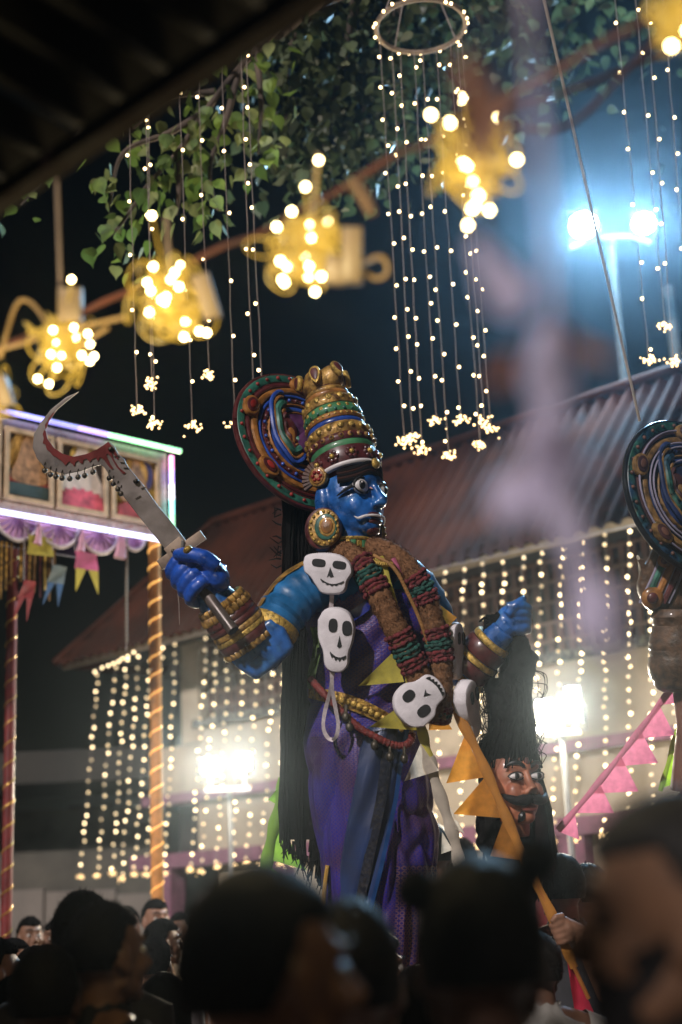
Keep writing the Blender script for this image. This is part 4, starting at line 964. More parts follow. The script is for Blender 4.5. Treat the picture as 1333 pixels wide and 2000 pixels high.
# ---- severed head with hair, gripped by the other fist
M_skinp = mat('painted_face_brick', (.46, .17, .09), .42, var=.22, vscale=20, coat=.25, bump=.35, bscale=30, c2=(.33, .11, .06), c2s=11, c2t=.57)
SHt = thing('severed_head', E(1020, 1600, 20), 'painted severed head with black moustache hanging by its hair from the blue fist', 'effigy head')
ph2 = R_(28); F2 = (RH * math.sin(ph2) + TH * math.cos(ph2)).normalized(); R2 = UPV.cross(F2).normalized()
if R2.dot(TH) < 0: R2 = -R2
C2 = E(1002, 1538, 20)
def Q(f, s, u): return C2 + (F2 * f + R2 * s + UPV * u) * S
QM = Matrix((F2, R2, UPV)).transposed()
def qell(b, c, r, **k): b.ell(Q(*c), tuple(q * S for q in r), M=QM, **k)
b = MB(); qell(b, (-8, 0, 14), (56, 54, 72), seg=22, rings=14); qell(b, (10, 0, -28), (44, 42, 46), seg=18, rings=12); qell(b, (38, 0, -58), (16, 20, 15))
b.tube([Q(46, 0, 30), Q(57, 0, 4), Q(68, 0, -12)], [6 * S, 8 * S, 11 * S], 10); qell(b, (60, 11, -14), (8, 7, 7)); qell(b, (60, -11, -14), (8, 7, 7))
qell(b, (40, 24, -14), (16, 17, 22)); qell(b, (40, -24, -14), (16, 17, 22)); qell(b, (42, 0, 36), (12, 36, 14))
b.tube([Q(-4, 0, -40), Q(-8, 0, -92)], [34 * S, 32 * S], 14)
me = remesh(b, .0045, 9); me.materials.append(M_skinp); hd2 = obj('face', me, SHt)
for sg in (1, -1):
    c = (46.5, 24 * sg, 17); b = MB(); qell(b, c, (9.5, 15.5, 7.8), seg=14, rings=10); ey = b.build('eye', M_whitep, hd2)
    b = MB(); qell(b, (53.2, 25.5 * sg, 17), (4.6, 6, 6.2), seg=12, rings=8); b.build('iris', M_black, ey)
    for up_ in (1, -1):
        b = MB(); b.tube([Q(46 + 7.5 * math.sin(math.pi * k / 8) ** .7, 24 * sg + 17 * math.cos(math.pi * k / 8), 17 + up_ * 7.6 * math.sin(math.pi * k / 8)) for k in range(9)], [1.2 * S] * 9, 6); b.build('eyelid_line', M_black, ey)
    b = MB(); b.tube(cat_rom([Q(55, 8 * sg, 35), Q(53.5, 20 * sg, 42), Q(46, 34 * sg, 41), Q(36, 44 * sg, 33)], 4), [x * S for x in (3, 3.6, 4, 4.2, 4.2, 4.2, 4, 3.6, 3, 2.4, 1.8, 1.2, .6)], 7); b.build('eyebrow', M_black, hd2)
    b = MB(); b.tube(cat_rom([Q(60, 0 * sg, -25), Q(60, 14 * sg, -28), Q(54, 30 * sg, -29), Q(44, 44 * sg, -22), Q(36, 52 * sg, -14)], 4), [x * S for x in (7, 8.5, 9.5, 10, 10.5, 10.5, 10, 9.5, 9, 8.5, 8, 7, 6, 5, 4, 2.5, 1)], 9); b.build('moustache', mat('moustache_paint', (.010, .009, .010), .7, spec=.2, bump=1, bscale=60), hd2)
b = MB(); qell(b, (53, 0, 46), (3.5, 5, 7)); b.build('forehead_mark', M_maroon, hd2)
b = MB(); qell(b, (52, 0, -44), (8, 18, 7)); b.build('lips', mat('lip_paint', (.30, .07, .05), .4, coat=.3), hd2)
b = MB(); b.tube(cat_rom([Q(48, 12, -50), Q(46, 16, -60), Q(38, 18, -68)], 3), [4 * S, 6 * S, 7 * S, 7 * S, 6 * S, 4 * S, 2 * S], 8); b.build('chin_paint', M_black, hd2)
# hair: a cap on the skull, drawn up into a thick hank to the fist, and a loose mane behind
rr = random.Random(5)
b = MB(); qell(b, (-26, 0, 38), (50, 56, 60), seg=24, rings=14); qell(b, (-30, 0, -20), (38, 54, 70), seg=20, rings=12)
b.tube([Q(-16, 0, 70), E(998, 1440, 8), E(992, 1372, 14), E(1000, 1318, 20), E(1018, 1284, 24), E(1012, 1254, 28), E(996, 1224, 30)], [56 * S, 46 * S, 33 * S, 24 * S, 23 * S, 20 * S, 14 * S], 16); b.tube([E(1016, 1250, 26), E(1034, 1290, 24), E(1020, 1350, 16)], [10 * S, 20 * S, 14 * S], 12); b.tube([E(984, 1236, 26), E(962, 1282, 20), E(956, 1340, 16), E(976, 1400, 12)], [9 * S, 9 * S, 10 * S, 16 * S], 12)
b.tube([Q(-34, 0, -20), Q(-36, 4, -90), E(1012, 1690, -20), E(1016, 1790, -24)], [52 * S, 54 * S, 46 * S, 24 * S], 16)
me = remesh(b, .008, 3); me.materials.append(M_hair)
for v in me.vertices:
    d_ = noise.noise(v.co * 26) * .016 + noise.noise(Vector((v.co.x * 140, v.co.y * 140, v.co.z * 8))) * .006; v.co += v.normal * d_
hr = obj('hair', me, SHt)
b = MB()
for k in range(230):                                 # strands of the hank
    t0 = rr.uniform(0, 1); a = rr.uniform(0, 2 * math.pi); pts = []
    for i in range(11):
        t = i / 10; y = lerp(1232, 1500, t); r = itp([(0, 10), (.15, 20), (.35, 27), (.6, 36), (.8, 46), (1, 58)], t)[0] * rr.uniform(.9, 1.12)
        xc = itp([(0, 996), (.2, 1004), (.4, 1006), (.6, 1002), (.8, 998), (1, 996)], t)[0]
        pts.append(E(xc + r * math.cos(a + t * .7) + rr.uniform(-2, 2), y, 16 + r * .8 * math.sin(a + t * .7)))
    n_ = rr.randint(5, 11); b.tube(pts[:n_] if rr.random() < .5 else pts[-n_:], 1.5 * S, 4)
for k in range(70):                                  # stray loops
    side = rr.choice((-1, -1, 1)); y = rr.uniform(1250, 1480); w_ = rr.uniform(12, 40) * side; p0 = E(1000 + 26 * side, y, 20); 
    b.tube(cat_rom([p0, E(1000 + (30 + abs(w_)) * side, y + rr.uniform(0, 24), 22), E(1000 + (34 + abs(w_) * .8) * side, y + rr.uniform(26, 60), 20), E(1000 + 36 * side, y + rr.uniform(50, 90), 18)], 5), .9 * S, 4)
for k in range(30):                                  # tuft above the grip
    x = rr.uniform(950, 985); b.tube(cat_rom([E(990, 1228, 36), E(x, rr.uniform(1196, 1222), 40), E(x - rr.uniform(0, 16), rr.uniform(1205, 1236), 36)], 4), [3.2 * S] * 5 + [2.4 * S] * 3 + [1.2 * S], 5)
b.build('hair_strands', M_hair, hr)
b = MB()
for k in range(90):
    x0 = rr.uniform(948, 1076); zz = rr.uniform(-60, -10) if x0 < 1060 else rr.uniform(-30, 0); y1 = rr.uniform(1640, 1790)
    b.tube([E(lerp(x0, 1008, .35), 1500, zz), E(x0, 1580, zz), E(x0 + rr.uniform(-4, 10), 1640, zz), E(x0 + rr.uniform(-8, 16), y1, zz)], [3.4 * S, 4 * S, 3.4 * S, 1.4 * S], 5)
b.build('hair_mane', M_hair, SHt)
b = MB(); P = []
for i in range(9):
    t = i / 8; P.append([E(lerp(1046, 1062 + 26 * math.sin(t * 2.4), u_ / 5), lerp(1560, 1720, t), lerp(34, -20, u_ / 5)) for u_ in range(6)])
b.grid(P); b.build('head_cloth', mat('dark_cloth', (.015, .015, .022), .7, var=.2), SHt)

# ---- coir garland (fibrous brown ropes with yarn bands)
M_coir = mat('coir_fibre', (.21, .105, .052), .95, spec=.1, var=.18, vscale=60, bump=1, bscale=160)
M_yr = mat('red_yarn', (.14, .018, .022), .85, var=.3, vscale=40, bump=.8); M_yg = mat('green_yarn', (.012, .075, .058), .85, var=.3, vscale=40, bump=.8)
GA = thing('coir_garland', E(760, 1090, 90), 'thick brown coir garland with red and green yarn bands round the effigy neck', 'garland')
def strand(pts, bands_, rad):
    c = cat_rom(pts, 12); n = len(c); rr = random.Random(len(pts) + int(rad)); b = MB()
    b.tube(c, [rad * S * (1 + .05 * math.sin(i * 1.7)) for i in range(n)], 18); rp = b.build('coir_rope', M_coir, GA)
    b = MB(); inb = lambda t: any(a <= t <= e for a, e in bands_)
    for k in range(4200):
        i = rr.randrange(0, n - 1); t = i / (n - 1)
        if inb(t): continue
        tn = (c[i + 1] - c[i]).normalized(); u = tn.orthogonal().normalized(); v = tn.cross(u); a = rr.uniform(0, 2 * math.pi); o_ = u * math.cos(a) + v * math.sin(a)
        p = c[i].lerp(c[i + 1], rr.random()) + o_ * rad * S * .96; d = (o_ * rr.uniform(.3, 1) + tn * rr.uniform(-1, 1) + tn.cross(o_) * rr.uniform(-1, 1)).normalized()
        q = p + d * rr.uniform(6, 13) * S; w_ = tn.cross(d).normalized() * .6 * S
        b.add([p - w_, p + w_, q], [(0, 1, 2)])
    fz = b.build('coir_fibre', M_coir, rp, fixn=False); fz['kind'] = 'stuff'
    for (a, e) in bands_:
        ia, ie = int(a * (n - 1)), int(e * (n - 1)); L_ = ie - ia
        for j in range(9):
            f = (j + .5) / 9; i = ia + f * L_; p = c[int(i)].lerp(c[min(n - 1, int(i) + 1)], i - int(i)); tn = (c[min(n - 1, int(i) + 1)] - c[max(0, int(i) - 1)]).normalized(); u = tn.orthogonal().normalized(); v = tn.cross(u)
            q = [p + (u * math.cos(x * math.pi / 7) + v * math.sin(x * math.pi / 7)) * (rad - .5 + 1.6 * math.sin(x * 2.1 + j)) * S + tn * 1.6 * math.sin(x * 1.9 + j) * S for x in range(15)]
            b = MB(); b.tube(q, 3.9 * S, 7, caps=False); b.build('yarn_wrap', M_yg if 3 <= j <= 5 else M_yr, rp)
            if j % 2 == 0:
                b = MB()
                for x in range(9):
                    an = x * 2 * math.pi / 9 + j; b.ell(p + (u * math.cos(an) + v * math.sin(an)) * (rad + 1.2) * S, (5.6 * S, 5.6 * S, 5.2 * S), 7, 5)
                b.build('yarn_knot', M_yg if 3 <= j <= 5 else M_yr, rp)
strand([E(640, 1078, 20), E(672, 1080, 62), E(706, 1102, 98), E(738, 1158, 118), E(770, 1222, 124), E(806, 1296, 122), E(838, 1358, 112), E(856, 1402, 100)], [(.275, .43), (.60, .745)], 23)
strand([E(690, 1068, -20), E(742, 1074, 60), E(786, 1098, 92), E(824, 1152, 96), E(846, 1215, 96), E(860, 1280, 98), E(862, 1345, 100), E(852, 1412, 96)], [(.36, .49), (.60, .74), (.93, .999)], 22)

# ---- foam skulls
M_foam = mat('white_foam', (.74, .70, .74), .65, var=.09, vscale=16, bump=.3, bscale=120)
M_ink = mat('black_marker', (.010, .010, .012), .6, var=.3)
M_rib = mat('silver_ribbon', (.55, .48, .50), .4, metal=.2, var=.12, vscale=90)
def smooth_poly(p, n=4):
    q = cat_rom([Vector((x, y, 0)) for x, y in p + [p[0]]], n)[:-1]; return [(v.x, v.y) for v in q]
def skull(cx, cy, z, ang, sc, outl, feats, label, yaw=0., pitch=0.):
    c = E(cx, cy, z); t = thing('foam_skull', c, label, 'skull ornament', 'white foam skulls hung on the effigy')
    ca, sa = math.cos(ang), math.sin(ang); ux = RGT * ca - UPW * sa; uy = UPW * ca + RGT * sa; uz = TOW.copy()
    Mr = Matrix.Rotation(yaw, 3, UPW) @ Matrix.Rotation(pitch, 3, RGT); ux, uy, uz = Mr @ ux, Mr @ uy, Mr @ uz
    fr = (c, ux * S * sc, uy * S * sc, uz * S * sc)
    b = MB(); b.slab([(x, -y) for x, y in smooth_poly(outl)], fr, 30, 7); sk_ = b.build('skull_body', M_foam, t)
    for nm, pl in feats:
        b = MB(); b.slab([(x, -y) for x, y in (smooth_poly(pl, 3) if nm == 'eye_socket' else pl)], (c + uz * 15.2 * S * sc, fr[1], fr[2], fr[3]), 1.6); b.build(nm, M_ink, t, smooth=False)
    return t, fr
def ov(cx, cy, rx, ry, a=0., sq=1.0):
    o = []
    for i in range(12):
        t = i * math.pi / 6; x = rx * math.copysign(abs(math.cos(t)) ** sq, math.cos(t)); y = ry * math.copysign(abs(math.sin(t)) ** sq, math.sin(t)); o.append((cx + x * math.cos(a) - y * math.sin(a), cy + x * math.sin(a) + y * math.cos(a)))
    return o
def mouth(x0, y0, x1, y1, sag, n=6, th=1.4, tl=4):
    top = []; bot = []
    for i in range(n * 2 + 1):
        t = i / (n * 2); x = lerp(x0, x1, t); y = lerp(y0, y1, t) + sag * math.sin(math.pi * t); k = tl if i % 2 and 0 < i < n * 2 else 0
        top.append((x, y - th)); bot.append((x, y + th + k * .6))
    return top + bot[::-1]
o1 = [(-46, -18), (-40, -32), (-10, -38), (22, -36), (42, -22), (48, -4), (40, 12), (36, 30), (22, 38), (-6, 38), (-18, 26), (-30, 10), (-42, 0)]
skull(640, 1120, 118, .05, 1.0, o1, [('eye_socket', ov(-15, -18, 13, 7.5, .05, .7)), ('eye_socket', ov(24, -16, 13, 7.5, .1, .7)), ('nose_hole', [(7, -11), (15, 6), (9, 8), (6, 5), (2, 8)]), ('mouth_line', mouth(-10, 12, 34, 14, 8, 5, 1.3, 4))], 'white foam skull with broad brow on the effigy shoulder, above the long skull', -.15, -.1)
o2 = [(-34, -36), (-22, -56), (2, -61), (24, -52), (35, -28), (33, 0), (27, 22), (26, 44), (14, 58), (-6, 58), (-18, 46), (-22, 22), (-32, -4)]
skull(656, 1250, 128, .04, 1.0, o2, [('eye_socket', ov(-4, -28, 8.5, 13, 0, .8)), ('eye_socket', ov(22, -24, 9, 14, -.05, .8)), ('nose_hole', [(9, -10), (14, 10), (9, 14), (5, 10)]), ('mouth_line', mouth(-8, 22, 22, 28, 7, 4, 1.8, 8))], 'long narrow white foam skull hanging on ribbon below another skull', -.12, 0)
o3 = [(-42, -28), (-26, -46), (0, -50), (24, -44), (40, -26), (42, 0), (32, 18), (29, 40), (12, 52), (-10, 52), (-28, 42), (-31, 18), (-42, 0)]
skull(818, 1368, 138, R_(228), .98, o3, [('eye_socket', ov(-20, -8, 10, 14, .1, .85)), ('eye_socket', ov(20, -10, 10, 13, 0, .85)), ('nose_hole', [(0, 10), (8, 22), (1, 19), (-7, 23)]), ('mouth_line', mouth(-24, 38, 22, 38, 5, 6, 1.6, 7))], 'tilted white foam skull at the lower end of the coir garland', .1, -.15)
skull(886, 1272, 60, R_(-4), .92, o2, [('eye_socket', ov(-4, -28, 8.5, 13, 0, .8)), ('eye_socket', ov(22, -24, 9, 14, -.05, .8))], 'white foam skull seen edge on beside the upper orange pennant', 1.15, 0)
skull(914, 1386, 76, R_(-22), .98, o2, [('eye_socket', ov(-4, -28, 8.5, 13, 0, .8)), ('eye_socket', ov(22, -24, 9, 14, -.05, .8))], 'white foam skull seen edge on behind the orange bunting cord', 1.1, 0)
RB = thing('silver_ribbon', E(650, 1190, 112), 'silver ribbon joining two foam skulls and ending in a loop', 'ribbon')
def ribbon(pts, w_, nm='ribbon_strip', m_=None, par=None):
    c = cat_rom(pts, 8); P = []
    for i, p in enumerate(c):
        tn = (c[min(i + 1, len(c) - 1)] - c[max(i - 1, 0)]).normalized(); sd_ = tn.cross(TOW).normalized(); tw = .5 * math.sin(i * .21)
        sd_ = (sd_ * math.cos(tw) + TOW * math.sin(tw)).normalized(); P.append([p - sd_ * w_ / 2 * S + TOW * .3 * S, p + sd_ * w_ / 2 * S])
    b = MB(); b.grid(P); return b.build(nm, m_ or M_rib, par or RB)
ribbon([E(649, 1158, 112), E(648, 1175, 116), E(647, 1192, 118)], 9)
ribbon([E(652, 1306, 126), E(645, 1350, 124), E(635, 1390, 122), E(632, 1420, 122), E(640, 1440, 124), E(652, 1446, 126)], 7.5)
ribbon([E(648, 1306, 128), E(650, 1350, 132), E(657, 1390, 132), E(661, 1415, 131), E(658, 1436, 129), E(650, 1446, 127)], 7.5)
# ---- red cord with bells round the waist
CO = thing('bell_cord', E(700, 1400, 110), 'twisted red waist cord hung with small dark bells', 'cord')
cp = cat_rom([E(607, 1326, 78), E(630, 1352, 108), E(664, 1386, 118), E(700, 1420, 122), E(735, 1440, 124), E(765, 1454, 122), E(790, 1456, 118), E(803, 1446, 110), (E(805, 1432, 104))], 10)
b = MB(); b.tube(cp, [7 * S * (1 + .12 * math.sin(i * 2.4)) for i in range(len(cp))], 10); b.build('cord', mat('red_cord', (.17, .018, .014), .6, var=.25, vscale=60, bump=1, bscale=140), CO)
for (x, y) in ((683, 1420), (732, 1456), (762, 1478), (790, 1482), (676, 1400)):
    b = MB(); b.ell(E(x, y, 128), (7.5 * S, 7.5 * S, 9.5 * S), 12, 8); bl = b.build('bell', M_bell, CO)
    b = MB(); b.tube([E(x, y - 8, 128), E(x, y - 24, 124)], 3.2 * S, 6); b.build('bell_stem', M_bell, bl)
# ---- tassel cord on the left of the saree, green leaf cloth
b = MB(); b.tube(cat_rom([E(640, 1690, 60), E(634, 1740, 70), E(632, 1790, 70), E(640, 1830, 70)], 6), 4.5 * S, 7); tag(b.build('yellow_cord', mat('yellow_cord', (.42, .24, .04), .7, bump=1, bscale=120)), 'twisted yellow cord hanging beside the saree hem', 'cord')
P = [[E(lerp(606, 622, j / 4) + 6 * math.sin(i * .6), lerp(1225, 1345, i / 9), 72 + 6 * math.sin(j * 2 + i)) for j in range(5)] for i in range(10)]
b = MB(); b.grid(P); tag(b.build('green_sash', mat('green_satin', (.16, .24, .09), .3, var=.3, vscale=20)), 'crumpled green satin sash tucked at the effigy waist', 'sash')

# ---- bunting: cord, folded edge and triangular paper pennants
def pennant(b_c, tri, z, bend=6):
    (ax, ay), (bx, by), (cx, cy) = tri; P = []; n = 8
    for i in range(n + 1):
        t = i / n; row = []
        for j in range(n + 1):
            u_ = j / n; x = lerp(lerp(ax, bx, u_), cx, t); y = lerp(lerp(ay, by, u_), cy, t)
            row.append(E(x, y, z + bend * math.sin(t * 2.6 + u_ * 1.5) - 3 * math.sin(u_ * 3.1)))
        P.append(row)
    b = MB(); b.grid(P); return b
def bunting(label, colr, edge, tris, z, wid, trans=.35, rough=.75):
    m_ = mat('paper_' + label.split()[0], colr, rough, var=.10, vscale=35, trans=trans)
    m2 = mat('paper_fold_' + label.split()[0], tuple(c_ * .8 for c_ in colr), rough, var=.12)
    t = thing('bunting', E(*edge[0]), label, 'bunting'); c = cat_rom([E(*q) for q in edge], 6); rr = random.Random(len(tris))
    b = MB(); b.tube(c, [wid * S * (1 + .18 * math.sin(i * .9)) for i in range(len(c))], 8, flat=.45); b.build('folded_edge', m2, t)
    b = MB(); b.tube([p - TOW * wid * .6 * S for p in c], 1.6 * S, 5); b.build('cord', M_wire, t)
    for tr in tris: pennant(t, tr[:3], tr[3] if len(tr) > 3 else z, 6).build('pennant', m_, t)
    return t
bunting('yellow pennant bunting draped across the effigy chest', (.62, .54, .09), [(740, 1088, 96), (760, 1150, 108), (775, 1230, 116), (794, 1300, 116), (812, 1380, 118), (828, 1440, 120), (838, 1480, 118)], [((772, 1270), (790, 1332), (700, 1340), 112), ((778, 1382), (838, 1428), (722, 1420), 116), ((742, 1100), (748, 1150), (702, 1158), 102)], 110, 9)
bunting('white pennant bunting hanging below the tilted foam skull', (.66, .58, .48), [(838, 1478, 118), (852, 1530, 116), (872, 1590, 112), (888, 1640, 110), (898, 1690, 108)], [((822, 1452), (858, 1505), (790, 1526), 124), ((876, 1570), (890, 1620), (908, 1628), 110), ((864, 1625), (885, 1660), (862, 1668), 106)], 112, 11)
bunting('orange pennant bunting wound on a slanting stick held by a hand', (.58, .24, .035), [(866, 1330, 92), (892, 1390, 96), (930, 1462, 100), (965, 1540, 104), (1000, 1620, 108), (1035, 1700, 112), (1075, 1780, 116), (1105, 1850, 118), (1122, 1890, 118)], [((858, 1180), (870, 1232), (893, 1206), 84), ((842, 1360), (884, 1425), (838, 1426), 92), ((908, 1436), (948, 1518), (872, 1530), 98), ((946, 1520), (984, 1598), (886, 1590), 102), ((984, 1600), (1018, 1680), (958, 1672), 106)], 100, 9, .45)
bunting('pink pennant bunting slanting down from the second effigy', (.74, .22, .34), [(1312, 1344, -30), (1270, 1400, -24), (1210, 1478, -16), (1150, 1552, -10), (1090, 1622, -4)], [((1288, 1376), (1236, 1444), (1318, 1436), -22), ((1250, 1424), (1194, 1498), (1286, 1490), -18), ((1212, 1474), (1152, 1550), (1248, 1546), -14), ((1170, 1526), (1120, 1588), (1200, 1588), -10), ((1122, 1580), (1090, 1624), (1132, 1640), -6), ((1310, 1345), (1284, 1378), (1330, 1372), -28)], -10, 6, .45)
bunting('green pennant bunting behind the black hair', (.22, .42, .05), [(556, 1520, -110), (545, 1580, -110), (530, 1640, -110), (520, 1700, -110), (520, 1760, -110)], [((552, 1530), (548, 1575), (524, 1562), -112), ((540, 1600), (530, 1680), (600, 1700), -112), ((525, 1690), (520, 1770), (610, 1760), -112)], -110, 12, .45)
bunting('lime pennant bunting behind the red cloth of the second effigy', (.36, .62, .04), [(1340, 1390, -60), (1322, 1430, -60), (1306, 1490, -60), (1290, 1545, -60)], [((1330, 1410), (1310, 1470), (1352, 1470), -60), ((1312, 1470), (1292, 1540), (1345, 1520), -60)], -60, 5, .5)
# pink paper tip and thin orange cord on the chest
b = pennant(None, ((764, 1092), (772, 1088), (792, 1128)), 112); tag(b.build('pink_pennant', mat('paper_pink_tip', (.62, .16, .28), .7, trans=.3)), 'small pink paper tip sticking out of the coir garland', 'pennant')
b = MB(); b.tube(cat_rom([E(730, 1084, 96), E(770, 1110, 112), E(800, 1165, 112), E(822, 1215, 108), E(838, 1262, 104)], 8), 3.6 * S, 8); tag(b.build('gold_cord', mat('gold_cord', (.34, .17, .05), .6, bump=1, bscale=140)), 'thin twisted golden cord between the two coir strands', 'cord')
b = MB()
for k in range(16): 
    t = k / 15; b.ell(E(lerp(716, 770, t), 1086 + 14 * t + 8 * math.sin(t * 3.1), 100 + 8 * math.sin(t * 3)), (5 * S,) * 3, 8, 6)
b.build('bead_necklace', M_gold2, EFF)

# ================================================================== SECOND EFFIGY at the right
M_b2 = mat('carved_brown', (.09, .045, .02), .5, var=.35, vscale=30, bump=1, bscale=60, coat=.2)
c0 = E(1348, 1010, 30); E2 = thing('second_effigy', (c0.x, c0.y, 0), 'second effigy with round striped crown and carved brown neck, red cloth below', 'effigy')
ph3 = R_(30); kf = (RH * math.sin(ph3) + TH * math.cos(ph3)).normalized(); kr = Z3.cross(kf).normalized(); 
ka = (Z3 * .985 - RH * .17).normalized(); kf = (kf - ka * kf.dot(ka)).normalized(); kr = ka.cross(kf)
PALB = (M_black, mat('shaded_green_glass', (.02, .085, .06), .35, var=.5, vscale=50, coat=.3, c2=(.012, .04, .085), c2s=6), mat('shaded_maroon', (.045, .012, .012), .6, var=.3), mat('shaded_ochre', (.20, .11, .03), .5, var=.35, vscale=40, bump=.8), mat('shaded_blue', (.014, .03, .11), .5, var=.3), mat('shaded_navy', (.012, .02, .05), .5, var=.3), mat('shaded_rust', (.12, .05, .03), .5, var=.3))  # darkened colours: shade of facing away from the light, put into the paint
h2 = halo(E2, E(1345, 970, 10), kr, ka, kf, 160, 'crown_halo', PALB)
M_lilac = mat('lilac_line', (.24, .22, .30), .5)
for r in (100, 124, 92, 66):
    b = MB(); b.tube([E(1345, 970, 10) + (kr * math.cos(a * math.pi / 24) + ka * math.sin(a * math.pi / 24)) * r * 160 / 150 * S + kf * 15 * S for a in range(49)], 2.0 * S, 6, caps=False); b.build('painted_line', M_lilac, h2)
# lower scroll wing and carved column
def wing(off, m_, r):
    b = MB(); b.tube(cat_rom([E(1330 + off * .2, 1040 + off, 34), E(1300 + off * .9, 1058 + off, 36), E(1284 + off, 1105, 36), E(1264 + off, 1150, 36), E(1250 + off, 1178, 34)], 6), r * S, 8); b.build('wing_band', m_, E2)
for off, m_, r in ((0, M_lilac, 3), (9, M_teal, 7), (17, M_lilac, 3), (27, M_orange, 8), (37, M_lilac, 3), (46, M_maroon, 7), (56, M_lilac, 3)): wing(off, m_, r)
b = MB(); esl(b, smooth_poly([(1246, 1085), (1262, 1100), (1300, 1040), (1380, 1020), (1420, 1190), (1300, 1196), (1262, 1186), (1246, 1150), (1250, 1120)], 4), 14, 34, 8); b.build('wing_panel', M_b2, E2)
for (x, y, r) in ((1275, 1168, 22), (1298, 1095, 14), (1322, 1062, 18)):
    b = MB(); b.ell(E(x, y, 40), (r * S, 9 * S, r * S), 14, 8, hM); g = b.build('boss', M_orange, E2); b = MB(); b.ell(E(x, y, 50), (r * .5 * S, 5 * S, r * .5 * S), 12, 6, hM); b.build('boss_gem', M_maroon, g)
P = []
for i in range(31):
    t = i / 30; y = lerp(1190, 1352, t); r = itp([(0, 56), (.08, 66), (.35, 66), (.45, 72), (.8, 70), (.95, 58), (1, 40)], t)[0] + 1.0 * math.sin(t * 85) + 2.5 * math.sin(t * 19 + 1)
    P.append([E(1338 + r * math.cos(a * math.pi / 16), y, 10 + r * .8 * math.sin(a * math.pi / 16)) for a in range(32)])
b = MB(); b.grid(P, wrap=True); b.build('carved_neck', M_b2, E2)
b = MB(); b.tube([E(1338, 1345, 10), E(1345, 1420, 10), E(1350, 1540, 10)], [24 * S, 22 * S, 40 * S], 18); b.build('neck_pole', mat('plain_skin_brown', (.16, .075, .05), .6), E2)
P = []
for i in range(21):
    t = i / 20; y = lerp(1520, 2120, t); wdt = itp([(0, 36), (.06, 70), (.2, 150), (.5, 190), (1, 210)], t)[0]
    P.append([E(1392 + wdt * math.cos(a * math.pi / 20) * (1 + .05 * math.sin(a * 3.1)), y, -10 + wdt * .8 * math.sin(a * math.pi / 20) * (1 + .05 * math.sin(a * 2.3 + t * 3))) for a in range(40)])
b = MB(); b.grid(P, wrap=True); b.build('red_robe', mat('red_cloth', (.22, .012, .012), .6, var=.25, vscale=8, sheen=.2), E2)
q = E(1392, 2120, -10); b = MB(); b.tube([(q.x, q.y, 0), (q.x, q.y, q.z + .1)], [.3, .3], 20); b.build('pedestal', M_plank, E2)
# ================================================================== PICTURE BOARD ON STRIPED POLES
pA, pB = px(-420, 752, 8.15), px(322, 888, 10.0)
bd = Vector((pB.x - pA.x, pB.y - pA.y, 0)); bl_ = bd.length; bd.normalize(); bn = Vector((bd.y, -bd.x, 0))
if bn.y > 0: bn = -bn
zt, zb = 4.735, 4.125
def BD(s, z, o=0.): return Vector((pB.x, pB.y, 0)) - bd * s + Z3 * z + bn * o      # s metres left of the right end
def onb(x, y): 
    q = on_plane(x, y, BD(0, 0), bn); return ((Vector((pB.x, pB.y, 0)) - Vector((q.x, q.y, 0))).dot(bd), q.z)
M_frame = mat('varnished_frame', (.70, .50, .32), .5, var=.15); M_bord = mat('white_patterned_border', (.60, .50, .44), .6, c2=(.42, .10, .06), c2s=70, c2t=.6)
PBt = thing('picture_board', BD(1, zb), 'long board of framed prints edged with coloured tube lights', 'board')
def bbox(nm, m_, s0, s1, z0, z1, o0, o1, par):
    b = MB(); b.box(BD((s0 + s1) / 2, (z0 + z1) / 2, (o0 + o1) / 2), bd, Z3, bn, abs(s1 - s0) / 2, abs(z1 - z0) / 2, abs(o1 - o0) / 2); return b.build(nm, m_, par, smooth=False)
bbox('backing', mat('board_cream', (.50, .40, .30), .7), 0, bl_, zb, zt, -.05, 0, PBt)
bbox('border_strip', M_bord, 0, bl_, zt - .055, zt, .001, .016, PBt); bbox('border_strip', M_bord, 0, bl_, zb, zb + .055, .001, .016, PBt)
bbox('border_strip', M_bord, 0, .05, zb + .056, zt - .056, .001, .016, PBt)
def tubelight(nm, s0, s1, z, ems, par=PBt, vert=False, s=None):
    n = len(ems)
    for i, (c_, st) in enumerate(ems):
        t0, t1 = i / n, (i + 1) / n
        a = BD(lerp(s0, s1, t0), z, .05) if not vert else BD(s, lerp(s0, s1, t0), .05); e = BD(lerp(s0, s1, t1 - .004), z, .05) if not vert else BD(s, lerp(s0, s1, t1 - .004), .05)
        m_ = mat('tube_%d_%d_%d_%d' % (c_[0] * 99, c_[1] * 99, c_[2] * 99, st * 10), (.8, .8, .8), .3, emit=c_, es=st * 1.5, sample=True)
        b = MB(); b.tube([a, e], .017, 10); b.build(nm, m_, par)
s0b = onb(325, 890)[0]
BLU, PUR, GRN, WHB, WHT, PNK, CYA = (.22, .22, 1), (.45, .28, 1), (.30, 1, .38), (.62, .62, 1), (.9, .85, 1), (1, .25, .6), (.2, .8, .75)
sg = onb(205, 860)[0]; tubelight('tube_light', -.10, sg, zt + .03, [(GRN, 1.6), (GRN, 2.4), (GRN, 2.0)])
tubelight('tube_light', sg + .01, bl_, zt + .03, [(PUR, 1.6), (BLU, .9), (BLU, 1.8), (BLU, .9), (PUR, 2.0), (BLU, .9), (BLU, 1.8), (PUR, .9), (PUR, 1.8)])
sm_ = onb(205, 1035)[0]; tubelight('tube_light', .0, sm_, zb - .03, [(WHB, 2.0), (WHB, 2.6)]); tubelight('tube_light', sm_ + .02, sm_ + 1.0, zb - .03, [(WHB, 2.4), (WHB, 2.0)]); tubelight('tube_light', sm_ + 1.02, bl_, zb - .03, [((1, .9, .5), 1.6), (WHT, 1.6)])
